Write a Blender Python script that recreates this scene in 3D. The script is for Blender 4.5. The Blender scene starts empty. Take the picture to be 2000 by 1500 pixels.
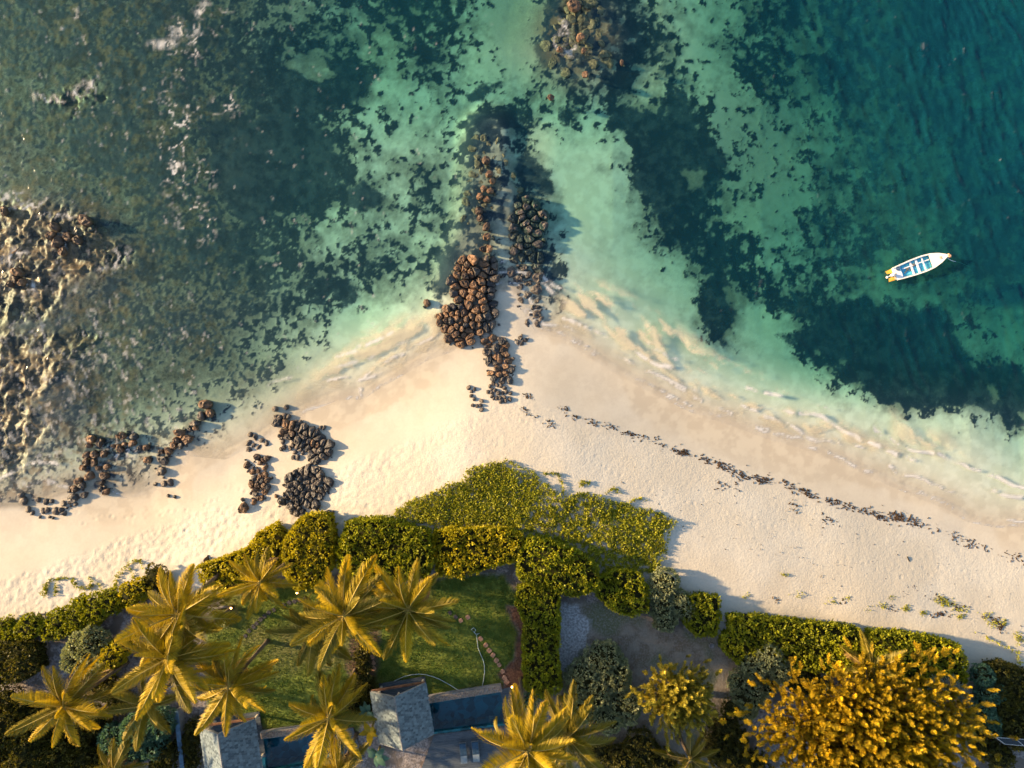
import bpy, math, random
import numpy as np
from mathutils import Vector, Matrix

scene = bpy.context.scene
COL = scene.collection
rad = math.radians

# ------------------------------------------------------------------ camera
CAM_H = 70.0                       # drone altitude above the sea, metres
FPX = 2000 * 24.0 / 36.0           # focal length in photograph pixels
cam = bpy.data.cameras.new('camera')
cam.lens = 24.0; cam.sensor_width = 36.0; cam.clip_start = 0.5; cam.clip_end = 3000
cam_o = bpy.data.objects.new('camera', cam); COL.objects.link(cam_o)
cam_o.location = (0, 0, CAM_H); cam_o.rotation_euler = (0, 0, 0)
scene.camera = cam_o

# ------------------------------------------------------------------ sky, sun, exposure
SUN_EL, SUN_AZ = 15.5, -11.0        # elevation; heading of the light on the ground (0 = to the right)
world = bpy.data.worlds.new('World'); scene.world = world; world.use_nodes = True
wn = world.node_tree.nodes; wl = world.node_tree.links
sky = wn.new('ShaderNodeTexSky'); sky.sky_type = 'NISHITA'; sky.sun_disc = False
sky.sun_elevation = rad(SUN_EL); sky.sun_rotation = rad(-90 - SUN_AZ)
sky.air_density = 1.0; sky.dust_density = 1.0; sky.ozone_density = 1.0
wl.new(sky.outputs[0], wn['Background'].inputs[0]); wn['Background'].inputs[1].default_value = 0.105
sun = bpy.data.lights.new('sun', 'SUN'); sun.energy = 5.0; sun.angle = rad(2.0); sun.color = (1.0, 0.705, 0.385)
sun_o = bpy.data.objects.new('sun', sun); COL.objects.link(sun_o)
sd = Vector((math.cos(rad(SUN_EL)) * math.cos(rad(SUN_AZ)), math.cos(rad(SUN_EL)) * math.sin(rad(SUN_AZ)), -math.sin(rad(SUN_EL))))
sun_o.rotation_euler = sd.to_track_quat('-Z', 'Y').to_euler(); sun_o.location = (-60, 0, 40)
vs = scene.view_settings
vs.view_transform = 'Standard'; vs.look = 'None'; vs.exposure = 1.70; vs.gamma = 1.0; vs.use_curve_mapping = False
scene.render.engine = 'CYCLES'
cy = scene.cycles
cy.use_denoising = True; cy.max_bounces = 4; cy.diffuse_bounces = 2; cy.glossy_bounces = 1
cy.transparent_max_bounces = 8; cy.transmission_bounces = 2; cy.caustics_reflective = False; cy.caustics_refractive = False
cy.sample_clamp_indirect = 4.0; cy.use_adaptive_sampling = True; cy.adaptive_threshold = 0.02
try: cy.denoising_input_passes = 'RGB_ALBEDO_NORMAL'; cy.denoising_prefilter = 'FAST'
except Exception: pass

# ------------------------------------------------------------------ helpers
def P(px, py, z=0.0):
    """photograph pixel -> world point on the level z"""
    k = (CAM_H - z) / FPX
    return ((px - 1000.0) * k, (750.0 - py) * k, z)

def sstep(a, b, x):
    t = np.clip((x - a) / (b - a), 0, 1); return t * t * (3 - 2 * t)

def _hash(ix, iy, seed):
    h = (ix.astype(np.int64) * 374761393 + iy.astype(np.int64) * 668265263 + seed * 974634777) & 0xFFFFFFFF
    h = ((h ^ (h >> 13)) * 1274126177) & 0xFFFFFFFF
    h = ((h ^ (h >> 16)) * 2246822519) & 0xFFFFFFFF
    return ((h ^ (h >> 15)) & 0xFFFFFF) / float(0xFFFFFF)

def vnoise(x, y, seed=0):
    x = np.asarray(x, float); y = np.asarray(y, float)
    ix = np.floor(x); iy = np.floor(y); fx = x - ix; fy = y - iy
    ux = fx * fx * fx * (fx * (fx * 6 - 15) + 10); uy = fy * fy * fy * (fy * (fy * 6 - 15) + 10)
    a = _hash(ix, iy, seed); b = _hash(ix + 1, iy, seed); c = _hash(ix, iy + 1, seed); d = _hash(ix + 1, iy + 1, seed)
    return (a * (1 - ux) + b * ux) * (1 - uy) + (c * (1 - ux) + d * ux) * uy

def fbm(x, y, seed=0, octs=4, gain=0.5, lac=2.03):
    s = 0; a = 1; n = 0
    for i in range(octs):
        s = s + a * vnoise(x + 17.3 * i, y - 9.1 * i, seed + i); n += a; a *= gain; x = x * lac; y = y * lac
        x, y = x * 0.8 - y * 0.6, x * 0.6 + y * 0.8
    return s / n

def ridged(x, y, seed=0, octs=4):
    s = 0; a = 1; n = 0
    for i in range(octs):
        s = s + a * (1 - np.abs(2 * vnoise(x, y, seed + i) - 1)); n += a; a *= 0.5; x = x * 2.03; y = y * 2.03
        x, y = x * 0.8 - y * 0.6, x * 0.6 + y * 0.8
    return s / n

def seg_dist(px, py, pts):
    """distance to a polyline (same units as pts)"""
    best = np.full(np.shape(px), 1e9)
    for (ax, ay), (bx, by) in zip(pts[:-1], pts[1:]):
        dx, dy = bx - ax, by - ay; L = dx * dx + dy * dy + 1e-9
        t = np.clip(((px - ax) * dx + (py - ay) * dy) / L, 0, 1)
        best = np.minimum(best, (px - ax - t * dx) ** 2 + (py - ay - t * dy) ** 2)
    return np.sqrt(best)

def in_poly(px, py, poly):
    px = np.asarray(px, float); py = np.asarray(py, float)
    r = np.zeros(px.shape, bool); n = len(poly)
    for i in range(n):
        x1, y1 = poly[i]; x2, y2 = poly[(i + 1) % n]
        if y1 == y2: continue
        c = ((y1 > py) != (y2 > py)) & (px < (x2 - x1) * (py - y1) / (y2 - y1) + x1)
        r ^= c
    return r

def sd_poly(px, py, poly):
    """signed distance, positive inside"""
    d = seg_dist(px, py, list(poly) + [poly[0]])
    return np.where(in_poly(px, py, poly), d, -d)

def grid_at(rows, px, py, cw, ch, ox, oy):
    g = np.array(rows, float); ny, nx = g.shape
    gx = np.clip((px - ox) / cw, 0, nx - 1.001); gy = np.clip((py - oy) / ch, 0, ny - 1.001)
    i = gx.astype(int); j = gy.astype(int); u = gx - i; v = gy - j
    return (g[j, i] * (1 - u) + g[j, i + 1] * u) * (1 - v) + (g[j + 1, i] * (1 - u) + g[j + 1, i + 1] * u) * v

def mesh_np(name, verts, faces, mat=None, smooth=False, attrs=None):
    """big mesh from arrays; faces (n,3) or (n,4)"""
    verts = np.asarray(verts, np.float32); faces = np.asarray(faces, np.int32)
    me = bpy.data.meshes.new(name); k = faces.shape[1]; n = len(faces)
    me.vertices.add(len(verts)); me.vertices.foreach_set('co', verts.ravel())
    me.loops.add(n * k); me.loops.foreach_set('vertex_index', faces.ravel())
    me.polygons.add(n); me.polygons.foreach_set('loop_start', np.arange(0, n * k, k, dtype=np.int32))
    me.polygons.foreach_set('loop_total', np.full(n, k, np.int32))
    if smooth: me.polygons.foreach_set('use_smooth', np.ones(n, bool))
    for an, av in (attrs or {}).items():
        av = np.asarray(av, np.float32)
        if av.ndim == 1:
            a = me.attributes.new(an, 'FLOAT', 'POINT'); a.data.foreach_set('value', av)
        else:
            a = me.attributes.new(an, 'FLOAT_COLOR', 'POINT'); a.data.foreach_set('color', av.ravel())
    me.update(calc_edges=True)
    if mat: me.materials.append(mat)
    return me

def link(name, data, parent=None, loc=(0, 0, 0), rotz=0.0):
    o = bpy.data.objects.new(name, data); COL.objects.link(o)
    o.location = loc; o.rotation_euler = (0, 0, rotz)
    if parent: o.parent = parent
    return o

def tag(o, label=None, cat=None, group=None, kind=None):
    if label: o['label'] = label
    if cat: o['category'] = cat
    if group: o['group'] = group
    if kind: o['kind'] = kind
    return o

def thing(name, label, cat, loc, rotz=0.0, group=None):
    return tag(link(name, None, None, loc, rotz), label, cat, group)

class MB:
    """small mesh builder"""
    def __init__(s): s.v = []; s.f = []
    def add(s, vs, fs):
        b = len(s.v); s.v += [tuple(v) for v in vs]; s.f += [tuple(b + i for i in f) for f in fs]; return s
    def box(s, c, d, rz=0.0, tilt=None):
        x, y, z = (k / 2 for k in d); R = Matrix.Rotation(rz, 3, 'Z')
        if tilt is not None: R = R @ tilt
        vs = [Vector(c) + R @ Vector(p) for p in ((-x,-y,-z),(x,-y,-z),(x,y,-z),(-x,y,-z),(-x,-y,z),(x,-y,z),(x,y,z),(-x,y,z))]
        return s.add(vs, [(0,3,2,1),(4,5,6,7),(0,1,5,4),(1,2,6,5),(2,3,7,6),(3,0,4,7)])
    def slab(s, quad, thick):
        """four corners (upper face) extruded downwards along the face normal"""
        q = [Vector(p) for p in quad]; n = (q[1] - q[0]).cross(q[3] - q[0]).normalized()
        if n.z < 0: q.reverse(); n = -n
        lo = [p - n * thick for p in q]
        return s.add(lo + q, [(0,3,2,1),(4,5,6,7),(0,1,5,4),(1,2,6,5),(2,3,7,6),(3,0,4,7)])
    def tube(s, pts, rs, n=6, caps=True):
        pts = [Vector(p) for p in pts]
        if not hasattr(rs, '__len__'): rs = [rs] * len(pts)
        ring = []
        for i, p in enumerate(pts):
            t = (pts[min(i + 1, len(pts) - 1)] - pts[max(i - 1, 0)]).normalized()
            a = t.orthogonal() if abs(t.z) > .9 else t.cross(Vector((0, 0, 1))); a.normalize(); b = t.cross(a)
            ring.append([p + (a * math.cos(2 * math.pi * k / n) + b * math.sin(2 * math.pi * k / n)) * rs[i] for k in range(n)])
        vs = [v for r in ring for v in r]; fs = []
        for i in range(len(pts) - 1):
            for k in range(n):
                k2 = (k + 1) % n; fs.append((i*n+k, i*n+k2, (i+1)*n+k2, (i+1)*n+k))
        if caps: fs.append(tuple(range(n - 1, -1, -1))); fs.append(tuple(range((len(pts)-1)*n, len(pts)*n)))
        return s.add(vs, fs)
    def lathe(s, c, prof, n=14):
        """prof: (r, z) list around the vertical through c"""
        vs = []; fs = []
        for r, z in prof:
            for k in range(n):
                a = 2 * math.pi * k / n; vs.append((c[0] + r * math.cos(a), c[1] + r * math.sin(a), c[2] + z))
        for i in range(len(prof) - 1):
            for k in range(n):
                k2 = (k + 1) % n; fs.append((i*n+k, i*n+k2, (i+1)*n+k2, (i+1)*n+k))
        fs.append(tuple(range(n - 1, -1, -1))); fs.append(tuple(range((len(prof)-1)*n, len(prof)*n)))
        return s.add(vs, fs)
    def mesh(s, name, mat, smooth=False):
        me = bpy.data.meshes.new(name); me.from_pydata(s.v, [], s.f); me.update()
        if mat: me.materials.append(mat)
        if smooth: me.polygons.foreach_set('use_smooth', np.ones(len(me.polygons), bool))
        return me
    def obj(s, name, mat, parent=None, smooth=False, loc=(0, 0, 0), rotz=0.0):
        return link(name, s.mesh(name, mat, smooth), parent, loc, rotz)

# ------------------------------------------------------------------ materials
class NT:
    def __init__(s, name):
        s.m = bpy.data.materials.new(name); s.m.use_nodes = True; s.t = s.m.node_tree; s.t.nodes.clear()
        s.out = s.t.nodes.new('ShaderNodeOutputMaterial')
    def n(s, t, **kw):
        nd = s.t.nodes.new('ShaderNode' + t)
        for k, v in kw.items(): setattr(nd, k, v)
        return nd
    def set(s, sock, v):
        if isinstance(v, bpy.types.NodeSocket): s.t.links.new(v, sock)
        elif v is not None:
            if hasattr(sock.default_value, '__len__') and hasattr(v, '__len__') and len(sock.default_value) == 4 and len(v) == 3: v = tuple(v) + (1,)
            sock.default_value = v
    def math(s, op, a, b=None, c=None, clamp=False):
        nd = s.n('Math', operation=op, use_clamp=clamp); s.set(nd.inputs[0], a); s.set(nd.inputs[1], b)
        if c is not None: s.set(nd.inputs[2], c)
        return nd.outputs[0]
    def mix(s, fac, a, b, blend='MIX'):
        nd = s.n('Mix', data_type='RGBA', blend_type=blend); s.set(nd.inputs[0], fac); s.set(nd.inputs[6], a); s.set(nd.inputs[7], b)
        return nd.outputs[2]
    def noise(s, scale, detail=4, rough=0.55, vec=None, dist=0.0, out=0):
        nd = s.n('TexNoise'); nd.inputs['Scale'].default_value = scale; nd.inputs['Detail'].default_value = detail
        nd.inputs['Roughness'].default_value = rough; nd.inputs['Distortion'].default_value = dist
        if vec is not None: s.set(nd.inputs['Vector'], vec)
        return nd.outputs[out]
    def voro(s, scale, vec=None, feature='F1', out='Distance'):
        nd = s.n('TexVoronoi', feature=feature); nd.inputs['Scale'].default_value = scale
        if vec is not None: s.set(nd.inputs['Vector'], vec)
        return nd.outputs[out]
    def ramp(s, v, lo, hi, a=0.0, b=1.0, smooth=True):
        nd = s.n('MapRange', interpolation_type='SMOOTHSTEP' if smooth else 'LINEAR'); s.set(nd.inputs[0], v)
        for i, k in enumerate((lo, hi, a, b)): s.set(nd.inputs[1 + i], k)
        return nd.outputs[0]
    def pos(s, scale=(1, 1, 1), rotz=0.0, obj=False):
        src = s.n('TexCoord').outputs['Object'] if obj else s.n('NewGeometry').outputs['Position']
        mp = s.n('Mapping'); s.set(mp.inputs[0], src); mp.inputs['Scale'].default_value = scale
        if rotz:
            mr = s.n('Mapping'); s.set(mr.inputs[0], src); mr.inputs['Rotation'].default_value = (0, 0, rotz); s.set(mp.inputs[0], mr.outputs[0])
        return mp.outputs[0]
    def attr(s, name, out='Color'):
        return s.n('Attribute', attribute_name=name).outputs[out]
    def sep(s, c):
        nd = s.n('SeparateColor'); s.set(nd.inputs[0], c); return nd.outputs
    def bump(s, h, strength=0.5, dist=0.05, normal=None):
        nd = s.n('Bump'); nd.inputs['Strength'].default_value = strength; nd.inputs['Distance'].default_value = dist
        s.set(nd.inputs['Height'], h)
        if normal is not None: s.set(nd.inputs['Normal'], normal)
        return nd.outputs[0]
    def bsdf(s, col, rough=0.8, spec=0.2, normal=None, **kw):
        nd = s.n('BsdfPrincipled'); s.set(nd.inputs['Base Color'], col); s.set(nd.inputs['Roughness'], rough)
        s.set(nd.inputs['Specular IOR Level'], spec)
        for k, v in kw.items(): s.set(nd.inputs[k], v)
        if normal is not None: s.set(nd.inputs['Normal'], normal)
        return nd.outputs[0]
    def shmix(s, fac, a, b):
        nd = s.n('MixShader'); s.set(nd.inputs[0], fac); s.t.links.new(a, nd.inputs[1]); s.t.links.new(b, nd.inputs[2]); return nd.outputs[0]
    def done(s, sh): s.t.links.new(sh, s.out.inputs[0]); return s.m

def mat_plain(name, col, var=0.25, scale=3.0, rough=0.7, spec=0.2, bump=0.15, stretch=(1, 1, 1), obj=True, rnd=0.0):
    t = NT(name); v = t.pos(stretch, obj=obj); nz = t.noise(scale, 5, 0.6, v)
    dark = tuple(c * (1 - var) for c in col); lite = tuple(min(1, c * (1 + var)) for c in col)
    c = t.mix(t.ramp(nz, 0.3, 0.7), dark, lite)
    if rnd:
        r = t.n('ObjectInfo').outputs['Random']
        c = t.mix(1.0, c, t.mix(r, (1 - rnd,) * 3, (1 + rnd,) * 3), 'MULTIPLY')
    return t.done(t.bsdf(c, rough, spec, t.bump(t.noise(scale * 5, 4, 0.6, v), bump, 0.02)))

def mat_leaf(name, dark, lite, tip=None, trans=0.3, rough=0.55, spec=0.25, var_scale=0.35, tipc=None):
    """leaf material: per-leaf tint attribute + slow variation over the plant"""
    t = NT(name)
    tint = t.attr('tint', 'Fac')
    n = t.noise(var_scale, 3, 0.5, t.pos())
    f = t.math('ADD', t.math('MULTIPLY', tint, 0.65), t.math('MULTIPLY', t.math('SUBTRACT', n, 0.3), 0.7), clamp=True)
    c = t.mix(f, dark, lite)
    if tipc: c = t.mix(t.ramp(tint, 0.86, 1.0), c, tipc)
    p = t.bsdf(c, rough, spec)
    tr = t.n('BsdfTranslucent'); t.set(tr.inputs[0], t.mix(1.0, c, (1.25, 1.2, 0.6), 'MULTIPLY'))
    return t.done(t.shmix(trans, p, tr.outputs[0]))

# ------------------------------------------------------------------ the lie of the land and the sea bed
SHORE = [(-6000, 1900), (-1500, 1290), (-400, 1060), (0, 992), (60, 992), (140, 962), (230, 968), (290, 962), (335, 925), (372, 885), (440, 892), (500, 862), (545, 832), (600, 800),
         (660, 775), (705, 775), (760, 742), (830, 700), (880, 682), (930, 655), (958, 600), (975, 570), (1002, 568), (1022, 600), (1050, 645), (1100, 655), (1150, 690),
         (1200, 722), (1280, 765), (1350, 800), (1420, 822), (1500, 852), (1600, 880), (1700, 925), (1780, 962), (1850, 988), (1890, 1014), (1950, 1026), (2000, 1024),
         (2400, 1130), (4000, 1500), (8000, 2300)]
SX = [p[0] for p in SHORE]; SY = [p[1] for p in SHORE]
DRYX = [-6000, -400, 0, 100, 200, 300, 420, 520, 640, 700, 830, 920, 1010, 1110, 1240, 1340, 1440, 1560, 1680, 1780, 1900, 2000, 2400, 8000]
DRYY = [2010, 1200, 1128, 1098, 1062, 1022, 985, 985, 930, 890, 842, 800, 770, 800, 850, 890, 935, 962, 1002, 1022, 1072, 1092, 1200, 2400]

def rows(txt): return [[int(c) for c in l.replace(' ', '')] for l in txt.strip().split('\n')]

# water depth, 0.4 m steps, nodes every 100 photograph pixels
DEPTH = rows('''
333333344333334578899
333333443322334568899
333333333333333467889
233333322222233457889
223333322212234456788
122333222111234456678
112222221101123445667
112222110000112344556
112221000000001111112
111100000000000000001
000000000000000000000''')

# cover of weed and dark coral on the bed, tenths, cells of 50 photograph pixels
WEED = rows('''
6677788767876567775318776533466667667765
5567887688878656764218667651556667777765
6567877778965944662436667562365577667754
4594789756889944352365666374245446666765
7587854688886424427663438885233345666665
5468688579999543358640214998333344565566
3457678668999745737663023998533355556566
3354477667888764647675003699542255656666
6754467788865444457666002577533456654566
5855468888865465467565001376643455544567
6545676777776565667556000227754555455566
6765667777766443256325000006866655333554
8865567777654000013003000005811489988443
6767445666552000000000000002310789998833
7655434455310000000000000000000038999976
7764334435100000000000000000000012699999
7754444520000000000000000000000001111236
6644444310000000000000000000000000000000
5544432000000000000000000000000000000000
4330000000000000000000000000000000000000''')

# crisp-edged meadows of seagrass (photograph pixels on the water)
WEED_POLYS = [
 [(1192, 205), (1240, 194), (1300, 222), (1312, 190), (1325, 150), (1345, 175), (1372, 190), (1368, 235), (1400, 262), (1432, 290), (1420, 350), (1400, 372), (1372, 380), (1345, 440), (1300, 448), (1288, 425), (1262, 372), (1232, 358), (1253, 285), (1225, 255), (1190, 240)],
 [(1524, 653), (1601, 632), (1556, 614), (1496, 586), (1545, 580), (1580, 572), (1615, 590), (1678, 580), (1713, 566), (1741, 590), (1807, 611), (1835, 597), (1867, 586), (1895, 614), (1891, 635), (1923, 688), (1930, 712), (2030, 708), (2060, 800), (2000, 806), (1947, 812), (1916, 795), (1842, 782), (1783, 765), (1758, 747), (1685, 712), (1650, 702), (1604, 681), (1552, 667)],
 [(540, 118), (600, 100), (700, 98), (748, 122), (712, 172), (672, 192), (640, 214), (560, 214), (528, 190)],
 [(418, 232), (500, 236), (545, 240), (622, 228), (642, 262), (640, 398), (612, 416), (575, 400), (548, 372), (520, 430), (470, 440), (432, 405), (400, 330)],
 [(1372, 552), (1400, 540), (1425, 575), (1452, 605), (1440, 628), (1412, 640), (1408, 652), (1378, 640), (1370, 600)],
 [(1395, 640), (1412, 645), (1422, 668), (1432, 676), (1418, 682), (1405, 664)],
 [(905, 175), (960, 145), (985, 148), (960, 172), (935, 192), (912, 190)],
 [(908, 215), (945, 208), (985, 240), (945, 252), (912, 240)],
 [(1086, 205), (1112, 198), (1128, 215), (1112, 232), (1090, 226)],
 [(1032, 70), (1055, 72), (1085, 95), (1095, 130), (1062, 126), (1045, 95)],
 [(655, 360), (705, 350), (750, 372), (748, 402), (700, 410), (662, 400)],
 [(1028, 385), (1068, 340), (1084, 360), (1080, 378), (1050, 380), (1030, 392)],
 [(1000, 300), (1035, 288), (1078, 330), (1050, 372), (1010, 350)],
 [(640, 560), (690, 545), (705, 580), (660, 605)],
 [(850, 500), (890, 470), (905, 500), (880, 545), (862, 600), (848, 580)]]
CLEAR_POLYS = [[(548, 112), (575, 95), (612, 96), (652, 132), (620, 144), (585, 142)], [(1338, 330), (1360, 318), (1386, 330), (1380, 355), (1352, 365)], [(1424, 560), (1450, 556), (1475, 590), (1450, 605), (1430, 580)],
               [(1952, 755), (1966, 754), (1968, 778), (1954, 784)], [(935, 0), (1040, 0), (1010, 60), (975, 75), (930, 70)], [(1000, 560), (985, 480), (982, 390), (1000, 380), (1012, 450), (1016, 540)]]
REEF = [(955, 255), (952, 330), (940, 420), (915, 520), (885, 640)]
CRAG = [[(-60, 385), (90, 402), (190, 420), (210, 470), (255, 500), (190, 530), (120, 560), (90, 620), (-60, 640)], [(-60, 655), (100, 640), (190, 660), (130, 720), (60, 780), (80, 860), (30, 930), (-60, 940)],
        [(75, 190), (130, 165), (185, 150), (190, 180), (130, 215)], [(1095, -20), (1150, -20), (1150, 60), (1135, 110), (1105, 60)]]
SPIT = [(990, 600), (988, 480), (986, 400), (992, 372)]

def _shore_exact(sx, sy):
    d = seg_dist(sx, sy, SHORE) * CAM_H / FPX
    return np.where(sy > np.interp(sx, SX, SY), d, -d)
_gx = np.arange(-400, 2401, 8.0); _gy = np.arange(-400, 2001, 8.0)
_GX, _GY = np.meshgrid(_gx, _gy); _D0 = _shore_exact(_GX, _GY); _D1 = _D0.copy()
for _ in range(3):                                   # a beach has no creases: blur the distance inland of the wash
    for ax in (0, 1):
        for _k in (1,):
            pad = np.pad(_D1, [(9, 9) if a == ax else (0, 0) for a in (0, 1)], 'edge'); cs = np.cumsum(pad, ax)
            cs = np.insert(cs, 0, 0, ax); n_ = _D1.shape[ax]
            _D1 = (np.take(cs, np.arange(19, 19 + n_), ax) - np.take(cs, np.arange(n_), ax)) / 19
_W = sstep(0.4, 4.0, np.abs(_D0)); _DG = _D0 * (1 - _W) + _D1 * _W
def shore_d(sx, sy):
    """signed distance to the waterline in metres, + inland; sx, sy = pixels at sea level"""
    sx = np.asarray(sx, float); sy = np.asarray(sy, float)
    far = (sx < -390) | (sx > 2390) | (sy < -390) | (sy > 1990)
    d = grid_at(_DG, sx, sy, 8, 8, -400, -400)
    if far.any(): d = np.where(far, _shore_exact(sx, sy), d)
    return d

def bed_depth(sx, sy, d):
    g = 0.4 * grid_at(DEPTH, sx, sy, 100, 100, 0, 0)
    g = g * (0.25 + 0.75 * sstep(6, 28, seg_dist(sx, sy, SPIT))) + 0.06
    reef = np.maximum(sstep(1.25, .35, np.hypot((sx - 1140) / 125, (sy - 60) / 145)), sstep(75, 22, seg_dist(sx, sy, REEF)))
    reef = np.maximum(reef, 1.2 * np.maximum(sstep(1.3, .5, np.hypot((sx - 60) / 170, (sy - 500) / 125)), sstep(1.3, .5, np.hypot((sx - 30) / 130, (sy - 790) / 150))))
    g = g * (1 - .45 * sstep(760, 300, sx)) * (1 - .72 * reef)               # the reef flat on the left is shallow
    return 0.045 * np.minimum(-d, 4) + g * sstep(0, 9, -d)

def ground_smooth(X, Y):
    X = np.asarray(X, float); Y = np.asarray(Y, float)
    k = FPX / CAM_H; sx = 1000 + X * k; sy = 750 - Y * k
    d = shore_d(sx, sy)
    return np.where(d > 0, 2.2 * sstep(0, 15, d) + 0.03 * np.minimum(d, 6), -bed_depth(sx, sy, np.minimum(d, 0)))

def zg(px, py):
    """ground height under a photograph pixel"""
    z = 0.0
    for _ in range(4):
        x, y, _z = P(px, py, z); z = float(ground_smooth(x, y))
    return z

def axis(lo, hi, step, far, n=26):
    core = np.arange(lo, hi + step / 2, step)
    g = (far / step) ** (1.0 / n); out = step * np.cumsum(g ** np.arange(1, n + 1)); out = out / out[-1] * far
    return np.concatenate([lo - out[::-1], core, hi + out])

def make_grid(xs, ys):
    X, Y = np.meshgrid(xs, ys); nx, ny = len(xs), len(ys)
    i = (np.arange(ny - 1)[:, None] * nx + np.arange(nx - 1)[None, :]).ravel()
    return X.ravel(), Y.ravel(), np.stack([i, i + 1, i + nx + 1, i + nx], 1)

# land cover polygons (photograph pixels)
LAWN = [(402, 1222), (440, 1165), (560, 1140), (690, 1150), (760, 1150), (860, 1128), (930, 1118), (990, 1122), (1012, 1160), (1020, 1250), (1000, 1320), (985, 1345), (840, 1365), (830, 1340), (740, 1350), (700, 1430), (520, 1425), (500, 1410), (410, 1400), (395, 1300)]
SOIL = [(985, 1180), (1030, 1180), (1028, 1345), (990, 1352), (975, 1318), (1000, 1290), (1012, 1240)]
SOIL2 = [(690, 1215), (745, 1215), (740, 1300), (728, 1350), (690, 1360), (672, 1300)]
YARD = [(1090, 1180), (1160, 1172), (1260, 1205), (1300, 1220), (1400, 1245), (1440, 1270), (1470, 1520), (1080, 1520)]
GRAV = [(1092, 1180), (1128, 1185), (1150, 1215), (1148, 1262), (1110, 1310), (1088, 1320)]
LITTER = [(-600, 1270), (0, 1228), (90, 1212), (200, 1205), (300, 1160), (420, 1150), (560, 1120), (1000, 1095), (1150, 1120), (1300, 1190), (1405, 1235), (1500, 1285), (1700, 1290), (1900, 1330), (2600, 1480), (2600, 2600), (-600, 2600)]

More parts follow.
